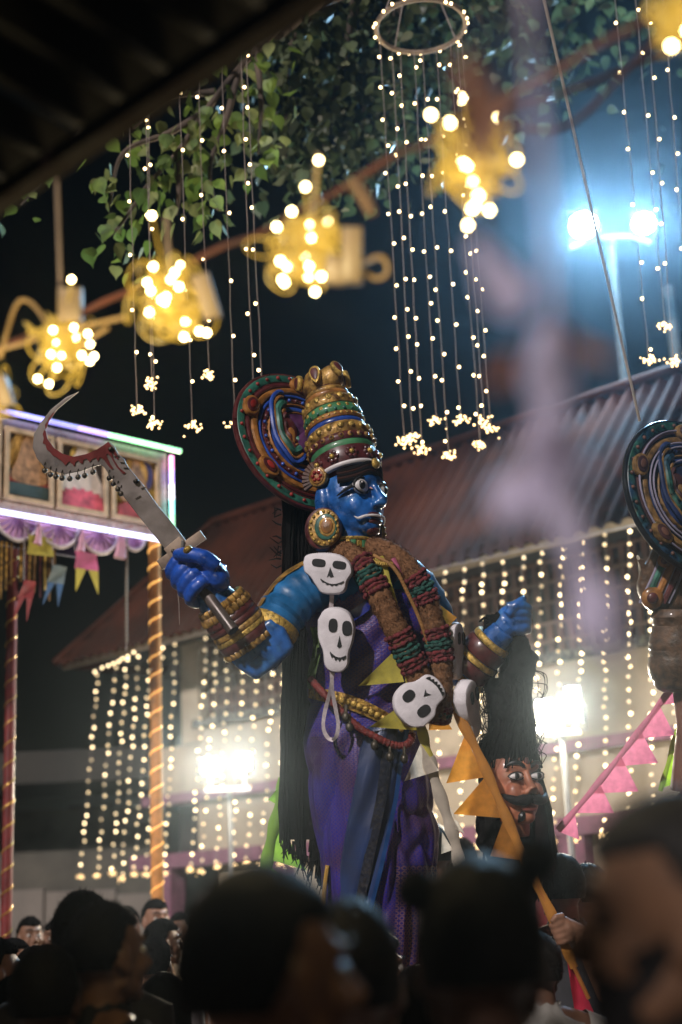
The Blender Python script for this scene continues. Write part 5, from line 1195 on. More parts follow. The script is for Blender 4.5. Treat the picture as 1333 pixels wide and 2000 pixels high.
tubelight('tube_light', zt - .02, zb + .06, 0, [(PNK, 2), (PUR, 2.2), (WHT, 2.4), (CYA, 2.4), (GRN, 1.4)], vert=True, s=-.02)
# framed prints
P_dk = mat('print_dark_ground', (.05, .035, .03), .45); P_gl = mat('print_gold_glow', (.80, .46, .12), .5, var=.3, vscale=8); P_sk = mat('print_figure_ochre', (.50, .26, .12), .5, var=.3, vscale=25)
P_pk = mat('print_pink', (.80, .13, .20), .5, var=.3, vscale=14); P_wh = mat('print_white', (.80, .68, .62), .5, var=.15, vscale=14); P_bl = mat('print_blue', (.10, .10, .30), .5, var=.2); P_rd = mat('print_red', (.52, .07, .07), .5, var=.2)
P_yl = mat('print_yellow', (.70, .46, .10), .5, var=.3, vscale=20)
def disc(cx, cy, rx, ry, n=22): return [(cx + rx * math.cos(i * 2 * math.pi / n), cy + ry * math.sin(i * 2 * math.pi / n)) for i in range(n)]
def figure(cx, k): return smooth_poly([(cx, .42 * k), (cx + .035, .40 * k), (cx + .04, .33 * k), (cx + .075, .27 * k), (cx + .11, .16 * k), (cx + .16, .08 * k), (cx + .15, .02), (cx, .0), (cx - .15, .02), (cx - .16, .08 * k), (cx - .11, .16 * k), (cx - .075, .27 * k), (cx - .04, .33 * k), (cx - .035, .40 * k)], 3)
def lotus(cy, rx, n=9): 
    o = []
    for i in range(n * 2 + 1):
        a = math.pi * i / (n * 2); r = rx if i % 2 else rx * .78; o.append((r * math.cos(a), cy + r * .42 * math.sin(a)))
    return o + [(-rx * .9, cy - .05), (rx * .9, cy - .05)]
def print_(x0, x1, label, kind):
    s1, s0 = onb(x0, 950)[0], onb(x1, 950)[0]; sc_ = (s0 + s1) / 2; W = abs(s1 - s0); z0, z1 = zb + .065, zt - .065; Hh = z1 - z0
    c = BD(sc_, z0, .012); t = thing('framed_print', c, label, 'picture', 'framed prints on the lit board')
    for nm, a in (('frame_rail', (s0, s1, z0, z0 + .028)), ('frame_rail', (s0, s1, z1 - .028, z1)), ('frame_stile', (s0, s0 + .03, z0 + .029, z1 - .029)), ('frame_stile', (s1 - .03, s1, z0 + .029, z1 - .029))): bbox(nm, M_frame, *a, .018, .05, t)
    fr = lambda o: (BD(sc_, z0 + .05, o), bd, Z3, bn)
    bbox('print_sheet', {0: P_dk, 1: P_dk, 2: P_yl}[kind], s0 + .031, s1 - .031, z0 + .03, z1 - .03, .018, .026, t)
    def pc(nm, poly, m_, o):
        poly = [(max(-W / 2 + .034, min(W / 2 - .034, x)), max(-.018, min(Hh - .085, y))) for x, y in poly]
        b = MB(); b.slab(poly, fr(o), .004); b.build(nm, m_, t, smooth=False)
    if kind == 0: pc('glow_disc', disc(0, .26, .15, .17), P_gl, .030); pc('lotus_shape', lotus(.08, .19), P_rd, .034); pc('figure_shape', [(x * .8, y * .95 + .07) for x, y in figure(0, 1)], P_sk, .038); pc('water_shape', [(-.3, -.01), (.3, -.01), (.3, .07), (-.3, .07)], mat('print_teal_dark', (.04, .07, .07), .5), .041)
    if kind == 1: pc('glow_disc', disc(0, .34, .09, .09), P_yl, .030); pc('figure_shape', [(x * 1.15, y * .9 + .06) for x, y in figure(0, 1)], P_wh, .034); pc('lotus_shape', lotus(.03, .21), P_pk, .038); pc('lotus_shape', [(x * .6 - .07, y) for x, y in lotus(.0, .2)], P_pk, .041)
    if kind == 2: pc('arch_shape', disc(.0, .30, .15, .16), P_bl, .030); pc('glow_disc', disc(.0, .30, .10, .12), P_gl, .034); pc('figure_shape', [(x * .8, y * .8 + .08) for x, y in figure(0, 1)], P_sk, .038); pc('lotus_shape', lotus(.02, .18), P_rd, .041)
print_(2, 98, 'framed print of a seated figure with golden glow on dark ground', 0)
print_(106, 204, 'framed print of a white robed figure on a big pink lotus', 1)
print_(212, 306, 'framed print of a figure under a blue arch on yellow ground', 2)
print_(-104, -6, 'framed print beyond the dark ground print towards the board end', 2)
# swags, fringe and pennants below the board
M_sw = mat('lilac_swag', (.50, .26, .46), .6, var=.15, vscale=12); M_swe = mat('white_lace_edge', (.66, .58, .60), .7)
sw = thing('swag_valance', BD(1, zb - .1), 'lilac pleated swags with white edging hanging under the picture board', 'valance')
for k, xc in enumerate((258, 190, 112, 30, -60)):
    s_, z_ = onb(xc, 1050); z_ = zb - .045; r = .15 if k else .085; P = []; Ed = []
    for i in range(17):
        a = math.pi * i / 16; row = []
        for j in range(5):
            q = j / 4 * (.93 + .0 * i); row.append(BD(s_ - math.cos(a) * r * q, z_ - math.sin(a) * r * .95 * q, .012 + .012 * math.sin(i * math.pi) + (.01 if i % 2 else 0)))
        P.append(row); Ed.append(BD(s_ - math.cos(a) * r, z_ - math.sin(a) * r * .95, .018))
    b = MB(); b.grid(P); q = b.build('swag', M_sw, sw); b = MB(); b.tube(Ed, .013, 6); b.build('swag_edge', M_swe, q)
for xc in (235, 155, 70, 228):
    s_, _z = onb(xc, 1060); b = MB(); b.tube([BD(s_, zb - .05, .03), BD(s_, zb - .14, .03), BD(s_ + .01, zb - .2, .03)], [.012, .022, .03], 8); b.build('tassel', mat('tassel_pink', (.60, .30, .36), .6), sw)
bbox('blue_pelmet', mat('navy_pelmet', (.02, .025, .10), .7), sm_ + .15, bl_, zb - .22, zb - .06, -.06, -.03, sw)
for k in range(40):
    s_ = onb(108, 1100)[0] + k * .035; L_ = random.uniform(.22, .38); b = MB(); b.beam(BD(s_, zb - .20, -.01), BD(s_ + random.uniform(-.01, .01), zb - .2 - L_, -.01), .016, .004, up=bn); b.build('fringe_strand', random.choice((M_gold, M_gold2, M_maroon, mat('fringe_brown', (.16, .08, .02), .5))), sw, smooth=False)
def bflag(x0, x1, y0, y1, m_, label, tail=None, tilt=0.):
    s0, z0 = onb(x0, y0); s1, z1 = onb(x1, y1); t = thing('paper_flag', BD((s0 + s1) / 2, z0), label, 'paper flag'); P = []
    for i in range(5): P.append([BD(lerp(s0, s1, j / 4) - tilt * i / 4, lerp(z0, z1, i / 4), .03 + .012 * math.sin(i + j)) for j in range(5)])
    b = MB(); b.grid(P); b.build('cloth', m_, t)
    if tail:
        z2 = z1 - .16; b = MB()
        for a, e in ((0, .45), (.55, 1)): 
            sa, se = lerp(s0, s1, a) - tilt, lerp(s0, s1, e) - tilt; b = MB(); b.add([BD(sa, z1, .04), BD(se, z1, .04), BD((sa if a == 0 else se) - tilt, z2, .04)], [(0, 1, 2)]); b.build('tail', tail, t, smooth=False)
    b = MB(); b.tube([BD(s0 - tilt * 0, zb - .06, .03), BD(s0, z0 + .001, .03)], .003, 5); b.build('tie', M_wire, t)
F_y = mat('yellow_flag', (.52, .44, .07), .7, trans=.3); F_p = mat('pink_flag', (.52, .12, .26), .7, trans=.3); F_b = mat('blue_flag', (.05, .12, .26), .7); F_t = mat('teal_flag', (.16, .20, .20), .7)
bflag(50, 98, 1046, 1090, F_y, 'square yellow paper flag under the picture board')
bflag(142, 186, 1078, 1118, F_p, 'pink paper flag with yellow swallow tail under the board', F_y)
bflag(98, 128, 1105, 1145, F_t, 'grey and blue paper flag hanging twisted under the board', F_b, -.04)
bflag(42, 68, 1135, 1172, mat('red_flag', (.28, .03, .03), .7), 'dark red paper flag with swallow tail by the red pole', mat('red_flag', (.28, .03, .03), .7), -.04)
def striped_pole(x, ytop, d, ctop, label, ca, cb, r=.042):
    p = px(x, ytop, d); t = thing('striped_pole', (p.x, p.y, 0), label, 'pole'); top = max(p.z, ctop)
    b = MB(); b.tube([(p.x, p.y, 0), (p.x, p.y, top)], r, 14); b.build('pole', ca, t)
    b = MB(); n = int(top / .01); b.tube([Vector((p.x + math.cos(k * .48) * r, p.y + math.sin(k * .48) * r, k * .01)) for k in range(n)], .007, 5, flat=.6); b.build('spiral_tape', cb, t)
M_orp = mat('orange_wrap', (.72, .30, .07), .5, var=.15, emit=None); M_gtape = mat('gold_tape', (.60, .36, .08), .35, metal=.5)
striped_pole(304, 1300, 9.98, 4.7, 'orange pole wound with a glowing rope light, holding the board end', M_orp, mat('rope_light', (.7, .4, .1), .4, emit=(1.0, .50, .12), es=1.6))
striped_pole(18, 1500, 9.0, 4.7, 'dark red pole with gold spiral tape under the board', mat('red_wrap', (.17, .015, .015), .5, var=.2), M_gtape, .034)
q0, q1 = onb(245, 1070), None; ch = thing('bead_chain', BD(q0[0], q0[1]), 'thin chain of small beads hanging from the board end', 'chain')
b = MB(); z_ = zb - .03
while z_ > 3.35: b.ell(BD(q0[0] + .01 * (zb - z_), z_, .02), (.011, .011, .016), 7, 5); z_ -= .03
b.build('beads', mat('dull_beads', (.22, .18, .13), .5), ch)
b = MB(); b.tube([BD(q0[0], zb - .02, .02), BD(q0[0] + .01 * .8, 3.3, .02)], .003, 5); b.build('thread', M_wire, ch)

# ================================================================== PEEPAL TREE
M_bark = mat('tree_bark', (.11, .08, .06), .9, var=.3, vscale=6, bump=.8, bscale=25)
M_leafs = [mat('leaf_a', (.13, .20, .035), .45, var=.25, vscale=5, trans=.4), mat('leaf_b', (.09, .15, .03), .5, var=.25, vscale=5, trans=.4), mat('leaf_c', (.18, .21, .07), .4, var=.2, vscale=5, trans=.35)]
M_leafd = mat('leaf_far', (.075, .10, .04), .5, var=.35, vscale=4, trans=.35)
def leaf_vf(L_=.10):
    h = [(0, 0), (.22, -.02), (.40, .14), (.44, .34), (.33, .58), (.16, .78), (.06, .90), (0, 1.12)]
    v = []; f = []
    for x, y in h: v.append((x * L_, 0.12 * abs(x) * L_, -y * L_))
    for x, y in h[1:-1]: v.append((-x * L_, 0.12 * abs(x) * L_, -y * L_))
    n = len(h)
    v += [(0, 0, -.3 * L_), (0, 0, -.7 * L_)]; m1, m2 = len(v) - 2, len(v) - 1
    L2 = [0] + list(range(n, n + 6)) + [n - 1]
    for ch_, rev in ((list(range(n)), 0), (L2, 1)):
        for i in range(n - 1):
            c = m1 if i < 3 else m2; t = (c, ch_[i], ch_[i + 1]); f.append(t[::-1] if rev else t)
        t = (m1, ch_[3], m2); f.append(t[::-1] if rev else t)
    return v, f
lv, lf = leaf_vf()
LM = []
for m_ in M_leafs:
    b = MB(); b.add(lv, lf); LM.append(b.mesh('leaf', m_, True, False))
tp_ = Vector((7.2, 11.5, 0)); TR = thing('peepal_tree', tp_, 'large peepal tree with heart shaped leaves spreading over the festival ground', 'tree')
lim = lambda pts, r0, r1, nm: (lambda c: MB().tube(c, [lerp(r0, r1, i / (len(c) - 1)) for i in range(len(c))], 9).build(nm, M_bark, TR))(cat_rom(pts, 6))
MB().tube(cat_rom([tp_, tp_ + Vector((-.1, 0, 2.5)), tp_ + Vector((-.4, -.2, 5)), tp_ + Vector((-1.0, -.4, 7.5))], 6), [lerp(.42, .2, i / 18) for i in range(19)], 14).build('trunk', M_bark, TR)
rt = random.Random(21)
fork = tp_ + Vector((-1.0, -.4, 7.5))
b1 = [fork, px(1100, -150, 9.2), px(850, -80, 8.6), px(640, -20, 8.2), px(540, 60, 7.8)]
lim(b1, .17, .05, 'branch')
twigs = [[px(545, 50, 7.8), px(470, 130, 7.5), px(400, 220, 7.4), px(345, 300, 7.35), px(290, 360, 7.3), px(235, 440, 7.3), px(200, 470, 7.3)],
         [px(470, 130, 7.5), px(440, 240, 7.4), px(410, 330, 7.4), px(425, 410, 7.35)], [px(400, 220, 7.4), px(330, 260, 7.4), px(240, 300, 7.35), px(215, 400, 7.35)],
         [px(500, 90, 7.6), px(510, 200, 7.5), px(505, 300, 7.5)], [px(345, 300, 7.35), px(350, 370, 7.3), px(345, 420, 7.3)], [px(420, 180, 7.5), px(330, 190, 7.5), px(260, 250, 7.5)],
         [px(560, 40, 7.9), px(420, 60, 7.9), px(250, 160, 7.8), px(100, 330, 7.7), px(40, 400, 7.6)]]
far = [[px(700, -40, 8.4), px(680, 80, 8.6), px(650, 200, 8.7), px(620, 330, 8.7)], [px(640, -20, 8.2), px(570, 90, 8.5), px(560, 200, 8.6), px(560, 310, 8.7)], [px(800, -60, 8.5), px(760, 80, 8.8), px(720, 180, 8.9), px(700, 300, 8.9)],
       [px(850, -80, 8.6), px(840, 60, 9.2), px(800, 170, 9.3), px(770, 270, 9.3)], [px(1000, -120, 9), px(1010, 0, 9.6), px(1040, 80, 9.8), px(1060, 150, 9.8)], [px(1100, -150, 9.2), px(1130, -20, 9.8), px(1080, 120, 10), px(1050, 180, 10)], [px(850, -80, 8.6), px(930, 20, 9.4), px(960, 100, 9.6)], [px(1100, -150, 9.2), px(1250, -30, 9.8), px(1280, 40, 10)]]
for k, tw in enumerate(twigs): lim(tw, .022, .006, 'twig')
for k, tw in enumerate(far): lim(tw, .03, .008, 'twig')
def leaf_spot(tw, spread, droop, t=None):
    c = cat_rom(tw, 8); i = rt.randrange(2, len(c)) if t is None else t
    p = c[i] + Vector((rt.gauss(0, spread), rt.gauss(0, spread), rt.gauss(-droop, spread * .8))); return p
cnt = 0
wts = [75, 44, 44, 36, 26, 32, 22]
for k, tw in enumerate(twigs):
    for j in range(wts[k]):
        p = leaf_spot(tw, .085, .06); o = obj('leaf', LM[rt.randrange(3)], TR, p); cnt += 1
        o.rotation_euler = (rt.gauss(0, .5), rt.gauss(0, .45), rt.uniform(0, 6.28)); o.scale = (rt.uniform(.5, 1.05),) * 3
def foliage(tws, n, spread, droop, sc0, sc1, m_, seed):
    b = MB(); r_ = random.Random(seed)
    for k in range(n):
        tw = tws[r_.randrange(len(tws))]; p = leaf_spot(tw, spread, droop); M_ = Matrix.Rotation(r_.uniform(0, 6.28), 3, 'Z') @ Matrix.Rotation(r_.gauss(0, .6), 3, 'X') @ Matrix.Rotation(r_.gauss(0, .5), 3, 'Y'); s_ = r_.uniform(sc0, sc1)
        b.add([p + M_ @ (Vector(v) * s_) for v in lv], lf)
    return b
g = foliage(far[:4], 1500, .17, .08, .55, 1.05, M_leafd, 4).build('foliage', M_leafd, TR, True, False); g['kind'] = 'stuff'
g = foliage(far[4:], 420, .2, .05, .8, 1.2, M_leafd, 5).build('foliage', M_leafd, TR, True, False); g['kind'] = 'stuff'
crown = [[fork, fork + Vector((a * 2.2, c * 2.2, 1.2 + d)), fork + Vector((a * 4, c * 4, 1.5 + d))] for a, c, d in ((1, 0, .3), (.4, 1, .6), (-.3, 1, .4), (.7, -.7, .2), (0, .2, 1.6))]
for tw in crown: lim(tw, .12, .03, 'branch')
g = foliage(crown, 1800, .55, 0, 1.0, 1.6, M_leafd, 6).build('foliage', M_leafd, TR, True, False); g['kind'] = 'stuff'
# ferny plant tuft on the utility pole
b = MB(); c = px(1322, 752, 14.5)
for k in range(60):
    d = Vector((rt.gauss(0, 1), rt.gauss(0, 1), rt.gauss(0, 1))) * .09; a = c + d; q = Vector((rt.gauss(0, 1), rt.gauss(0, 1), rt.gauss(0, 1))).normalized() * .05; w_ = q.orthogonal().normalized() * .022; b.add([a - q, a + w_, a + q, a - w_], [(0, 1, 2, 3)])
tag(b.build('creeper', mat('bright_leaf', (.06, .17, .05), .5, trans=.3), None, True, False), 'small green creeper clinging to the utility pole', 'plant')

# ================================================================== PALE STREAMER HANGING NEAR THE CAMERA
M_st = mat('lilac_crepe', (.56, .48, .64), .8, var=.15, trans=.3); M_st2 = mat('brown_crepe', (.30, .14, .08), .8, var=.2, trans=.2)
q = px(1070, 880, .95); STm = thing('crepe_streamer', q, 'lilac crepe streamer with knotted bows hanging close overhead', 'streamer')
def strip(pts, wid, m_, nm, d0=.95):
    c = cat_rom([px(x, y, d0 + (dz / 1000)) for x, y, dz in pts], 6); n = len(c); sc = d0 / FPX; P = []
    for i, p in enumerate(c):
        w_ = 1.7 * itp([(k / (len(wid) - 1), v) for k, v in enumerate(wid)], i / (n - 1))[0] * sc / 2; tn = (c[min(i + 1, n - 1)] - c[max(0, i - 1)]).normalized(); sd_ = tn.cross(TOW).normalized(); tw = .7 * math.sin(i * .35)
        sd_ = sd_ * math.cos(tw) + TOW * math.sin(tw); P.append([p - sd_ * w_, p + TOW * w_ * .5, p + sd_ * w_])
    b = MB(); b.grid(P); b.build(nm, m_, STm)
strip([(1030, -60, 0), (1040, 120, 0), (1062, 350, 0), (1076, 600, 0), (1080, 660, 0)], [18, 14, 12, 12, 22], M_st, 'streamer_strip')
strip([(1080, 640, 0), (1074, 720, 5), (1066, 800, 0), (1072, 860, 0)], [40, 84, 30, 70], M_st, 'streamer_strip')
strip([(1075, 860, 0), (1040, 920, 5), (1005, 980, 0), (985, 1030, 5)], [70, 24, 80, 16], M_st, 'bow_tail')
strip([(1070, 850, 0), (1110, 900, 5), (1150, 925, 8)], [50, 46, 12], M_st, 'bow_tail')
strip([(1072, 880, 0), (1092, 980, 4), (1125, 1100, 0), (1170, 1200, 0), (1215, 1290, 6)], [24, 60, 16, 70, 20], M_st, 'bow_tail')
strip([(930, 470, 0), (960, 520, 3), (995, 590, 5), (1010, 620, 0)], [20, 50, 56, 10], M_st, 'bow_tail', .97)
strip([(905, 110, 0), (935, 190, 3), (945, 260, 5), (930, 330, 0)], [20, 60, 56, 20], M_st2, 'bow_tail', .98)
strip([(1090, 640, 0), (1140, 680, 5), (1190, 710, 0)], [20, 26, 14], M_st2, 'bow_tail', .96)
strip([(1000, 690, 0), (985, 730, 5), (965, 760, 0)], [14, 30, 10], mat('rust_crepe', (.28, .09, .02), .8, trans=.3), 'bow_tail', .96)
b = MB(); b.tube([px(1030, -60, .95), px(1030, -60, .95).lerp(e1 + nrm * .9, .5) + Vector((0, 0, .1)), e1 + nrm * .9 + Z3 * .13], .001, 4); b.build('thread', M_wire, STm)
for (xa, ya, xb, yb) in ((1032, -60, 930, 470), (1032, -60, 905, 110)):
    b = MB(); b.tube([px(xa, ya, .95), px((xa + xb) / 2, (ya + yb) / 2 + 8, .97), px(xb, yb, .975)], .0008, 4); b.build('thread', M_wire, STm)
# ================================================================== PEOPLE
def person_volume(armL, armR, grip=False):
    b = MB()
    I = Matrix.Identity(3)
    b.ell((0, -.014, 1.600), (.074, .095, .098), 20, 14); b.ell((0, .028, 1.545), (.058, .062, .078), 18, 12); b.ell((0, .072, 1.487), (.026, .022, .02))
    b.tube([(0, .088, 1.602), (0, .102, 1.575), (0, .116, 1.553)], [.008, .010, .0145], 9); b.ell((.012, .103, 1.551), .009, 8, 6); b.ell((-.012, .103, 1.551), .009, 8, 6)
    b.ell((0, .074, 1.618), (.052, .016, .013)); b.ell((0, .086, 1.523), (.026, .013, .0075)); b.ell((0, .084, 1.510), (.022, .013, .008))
    for s in (-1, 1):
        b.ell((.036 * s, .060, 1.555), (.026, .026, .030)); b.ell((.078 * s, -.008, 1.573), (.010, .021, .033)); b.ell((.080 * s, .004, 1.553), (.009, .013, .016))
        b.tube([(.05 * s, -.005, 1.53), (.035 * s, .05, 1.497)], [.028, .022], 10)
    b.tube([(0, -.018, 1.56), (0, -.02, 1.46), (0, -.03, 1.38)], [.052, .054, .066], 16)
    b.tube([(-.17, -.03, 1.375), (0, -.03, 1.41), (.17, -.03, 1.375)], [.055, .075, .055], 12)
    b.ell((0, -.01, 1.25), (.17, .108, .19), 18, 12); b.ell((0, 0, 1.05), (.142, .1, .17), 16, 10); b.ell((0, -.01, .92), (.16, .112, .12), 16, 10)
    for s, ar in ((-1, armL), (1, armR)):
        sh, el, wr, tip = [Vector(q) for q in ar]
        b.tube([sh, sh.lerp(el, .5), el], [.055, .05, .041], 12); b.tube([el, el.lerp(wr, .35), wr], [.041, .042, .027], 12)
        d = (tip - wr).normalized(); sd_ = d.cross(Vector((0, 1, 0.3))).normalized(); up_ = d.cross(sd_)
        b.ell(wr + d * .045, (.046, .036, .017), 12, 8, Matrix((d, sd_, up_)).transposed())
        for k in range(4):
            o_ = wr + d * .075 + sd_ * (.026 - .0175 * k); L_ = (.068, .078, .074, .058)[k]; cu = 2.2 if grip and s == 1 else .45; pts = [o_]
            for j in range(1, 5): an = cu * j / 4; pts.append(pts[-1] + (d * math.cos(an) + up_ * math.sin(an)) * L_ / 4)
            b.tube(pts, [.0095, .0095, .009, .0085, .007], 8)
        b.tube([wr + d * .02 + sd_ * .03, wr + d * .05 + sd_ * .05 + up_ * .012, wr + d * .082 + sd_ * .052 + up_ * .026], [.012, .0105, .008], 8)
        b.tube([(.09 * s, 0, .92), (.098 * s, .01, .68), (.10 * s, .012, .50), (.10 * s, -.012, .32), (.10 * s, -.02, .09)], [.088, .072, .056, .052, .036], 12)
        b.tube([(.10 * s, -.05, .045), (.105 * s, .04, .04), (.115 * s, .15, .03)], [.04, .038, .03], 10)
    return b
AD = [(-.19, -.03, 1.37), (-.235, -.04, 1.08), (-.245, .04, .84), (-.245, .06, .66)]; ADR = [(-x, y, z) for x, y, z in AD]
BODY = remesh(person_volume(AD, ADR), .0075, 3, .5)
AUP = [(.19, -.03, 1.37), (.30, .20, 1.20), (.235, .42, 1.36), (.225, .44, 1.46)]
BODY2 = remesh(person_volume(AD, AUP, True), .0075, 3, .5)
def hair_mesh(style, seed=0):
    rr = random.Random(seed); n, m_ = 34, 52; c = Vector((0, -.016, 1.600)); P = []
    th = {'short': 1.13, 'full': 1.17, 'curly': 1.24, 'long': 1.14, 'buns': 1.15, 'cap': 1.34}[style]
    for i in range(n + 1):
        ph = math.pi * i / n; row = []
        for j in range(m_):
            a = 2 * math.pi * j / m_; d = Vector((math.sin(ph) * math.sin(a), math.sin(ph) * math.cos(a), math.cos(ph)))
            # hairline: forward directions below the brow and the ear region stay under the skin
            fwd = d.y; line = .44 + .10 * abs(d.x); low = -.52 if style != 'long' else -.9
            cover = 1.0
            if fwd > -.12:
                lim_ = lerp(-.30, line, min(1, max(0, (fwd + .12) / .42))); cover = min(1, max(0, (d.z - lim_) / .10 + .5))
            else: cover = min(1, max(0, (d.z - low) / .12 + .5))
            k = lerp(.86, th, cover); lump = noise.noise(d * 4 + Vector((seed, 0, 0))) * .03 + noise.noise(d * 11 + Vector((seed, 3, 0))) * (.06 if style in ('curly',) else .018)
            stri = noise.noise(Vector((d.x * 30, d.y * 30, d.z * 5 + seed))) * .014
            k += (lump + stri) * cover
            row.append(c + Vector((d.x * .074 * k, d.y * .095 * k, d.z * .098 * k * (1.06 if style in ('full', 'curly') and d.z > 0 else 1))))
        P.append(row)
    b = MB(); b.grid(P, wrap=True)
    if style == 'long':
        for k in range(70):
            a = rr.uniform(-2.2, 2.2) + math.pi; x, y = .082 * math.sin(a), -.016 + .1 * math.cos(a); b.tube([(x, y, 1.60), (x * 1.1, y - .01, 1.48), (x * .9, y - .03, 1.36), (x * .7 + rr.uniform(-.02, .02), y - .045, 1.22 + rr.uniform(-.06, .1))], [.014, .013, .011, .003], 5)
    if style == 'buns':
        for s in (-1, 1):
            for k in range(26):
                a = Vector((rr.gauss(0, 1), rr.gauss(0, 1), rr.gauss(0, 1))).normalized(); u = a.orthogonal().normalized(); v = a.cross(u); o_ = Vector((.078 * s, -.03, 1.70 if s > 0 else 1.668))
                b.tube([o_ + (u * math.cos(x * .7) + v * math.sin(x * .7)) * .021 + a * rr.uniform(-.008, .008) for x in range(8)], .0075, 5)
            b.tube([(.045 * s, -.025, 1.655 if s > 0 else 1.635), (.078 * s, -.03, 1.70 if s > 0 else 1.668)], [.026, .018], 8)
            for k in range(16):
                d = Vector((rr.gauss(.5 * s, .6), rr.gauss(0, .6), rr.gauss(.5, .6))).normalized(); b.tube([Vector((.078 * s, -.03, 1.70 if s > 0 else 1.668)), Vector((.078 * s, -.03, 1.70 if s > 0 else 1.668)) + d * rr.uniform(.03, .055)], [.004, .001], 4)
    if style in ('short', 'full', 'curly'):
        for k in range(420):
            a = rr.uniform(0, 6.283); z = rr.uniform(-.35, 1); d = Vector((math.sqrt(1 - z * z) * math.sin(a), math.sqrt(1 - z * z) * math.cos(a), z))
            if d.y > -.1 and d.z < .5: continue
            p = c + Vector((d.x * .074, d.y * .095, d.z * .098)) * th; t_ = d.cross(Vector((rr.gauss(0, 1), rr.gauss(0, 1), rr.gauss(0, 1)))).normalized(); q = p + d * rr.uniform(.004, .014) + t_ * rr.uniform(.0, .02); w_ = d.cross(t_).normalized() * .0018
            b.add([p - w_, p + w_, q], [(0, 1, 2)])
    return b
M_hairp = [mat('hair_black', (.008, .007, .007), .6, spec=.14, var=.3, vscale=60, bump=.6, bscale=160), mat('hair_brown_black', (.011, .009, .008), .6, spec=.14, var=.3, vscale=60)]
M_hairf = mat('hair_matt_black', (.007, .006, .006), .9, spec=0., var=.3, vscale=60)
HAIR = {}
def hair_for(style, seed, m_):
    k = (style, seed)
    if k not in HAIR: HAIR[k] = hair_mesh(style, seed).mesh('hair', m_, True, False)
    return HAIR[k]
def shirt_mesh(col_h=1.46):
    P = []
    for z, rx, ry, y0 in ((.86, .185, .135, 0), (1.0, .178, .128, 0), (1.15, .188, .13, -.005), (1.28, .196, .132, -.012), (1.36, .20, .115, -.025), (1.405, .16, .10, -.03), (1.43, .09, .085, -.03), (col_h, .071, .074, -.022), (col_h + .012, .068, .071, -.022), (col_h - .015, .063, .066, -.022)):
        P.append([Vector((rx * math.cos(a * math.pi / 18), y0 + ry * math.sin(a * math.pi / 18), z + .006 * math.sin(a * 1.7))) for a in range(36)])
    b = MB(); b.grid(P, wrap=True); return b
def sleeve(ar, b):
    sh, el, wr, tip = [Vector(q) for q in ar]; b.tube([sh + Vector((-.04 if sh.x > 0 else .04, 0, .005)), sh, sh.lerp(el, .5), sh.lerp(el, .85)], [.07, .074, .068, .066], 14, caps=False)
SH1 = shirt_mesh(); sleeve(AD, SH1); sleeve(ADR, SH1); SH1 = SH1.mesh('shirt', mat('tmp_mat'))
SH2 = shirt_mesh(); sleeve(AD, SH2); sleeve(AUP, SH2); SH2 = SH2.mesh('shirt', mat('tmp_mat'))
TRb = MB()
for s in (-1, 1): TRb.tube([(.075 * s, 0, .98), (.095 * s, 0, .75), (.10 * s, .01, .5), (.10 * s, -.01, .1)], [.112, .10, .082, .07], 14)
TRb.tube([(0, -.005, .90), (0, -.005, 1.02)], [.16, .165], 18, flat=.78, ref=(1, 0, 0)); TRM = TRb.mesh('trousers', mat('tmp_mat'))
EYE = MB().ell((0, 0, 0), (.0125, .0125, .0115), 12, 8).mesh('eye', mat('eye_white', (.55, .50, .46), .3)); M_eyew = mat('eye_white'); M_socket = mat('socket_shade', (.018, .010, .007), .8, spec=.1); PUP = MB().ell((0, 0, 0), (.0062, .003, .0062), 10, 6).mesh('pupil', mat('pupil_dark', (.008, .006, .005), .2))  # dark eyeball colour stands in for the shade of the eye socket
BRW = {s: MB().tube([(.014 * s, .094, 1.622), (.034 * s, .089, 1.629), (.054 * s, .072, 1.620)], [.0035, .0045, .002], 6).mesh('eyebrow', M_hairp[0]) for s in (-1, 1)}
MST = MB().tube([(-.034, .080, 1.525), (-.016, .096, 1.535), (0, .100, 1.537), (.016, .096, 1.535), (.034, .080, 1.525)], [.004, .0065, .006, .0065, .004], 7).mesh('moustache', M_hairp[0])
def beard_mesh():
    P = []
    for i in range(13):
        t = i / 12; row = []
        for j in range(25):
            a = R_(-98 + 196 * j / 24); low = 1.475 + .0 * t; z = lerp(1.537 - .018 * math.cos(a), 1.462 + .012 * (1 - math.cos(a)), t) + (.03 * abs(math.sin(a)) if t < .4 else 0)
            r = 1.07 + .03 * noise.noise(Vector((a * 6, t * 5, 0))); row.append(Vector((math.sin(a) * .064 * r * lerp(1, .72, t), .014 + math.cos(a) * .080 * r * lerp(1, .92, t) , z)))
        P.append(row)
    return MB().grid(P)
BRD = beard_mesh().mesh('beard', M_hairp[0], True, False)
SKN = [mat('skin_brown', (.19, .095, .055), .5, var=.12, vscale=18), mat('skin_deep', (.12, .058, .035), .5, var=.12, vscale=18), mat('skin_light_brown', (.26, .13, .08), .5, var=.12, vscale=18), mat('skin_tan_matt', (.11, .055, .03), .7, spec=.2, var=.12, vscale=18)]
def put(name, me, par, m_=None, loc=(0, 0, 0)):
    o = bpy.data.objects.new(name, me); col.objects.link(o); o.parent = par; o.location = loc
    if m_ is not None:
        if len(me.materials) == 0: me.materials.append(m_)
        o.material_slots[0].link = 'OBJECT'; o.material_slots[0].material = m_
    return o
PC_ = {}
def cloth(c): 
    k = 'cloth_%d_%d_%d' % tuple(int(v * 255) for v in c); return mat(k, c, .8, var=.15, vscale=12, bump=.3, bscale=40)
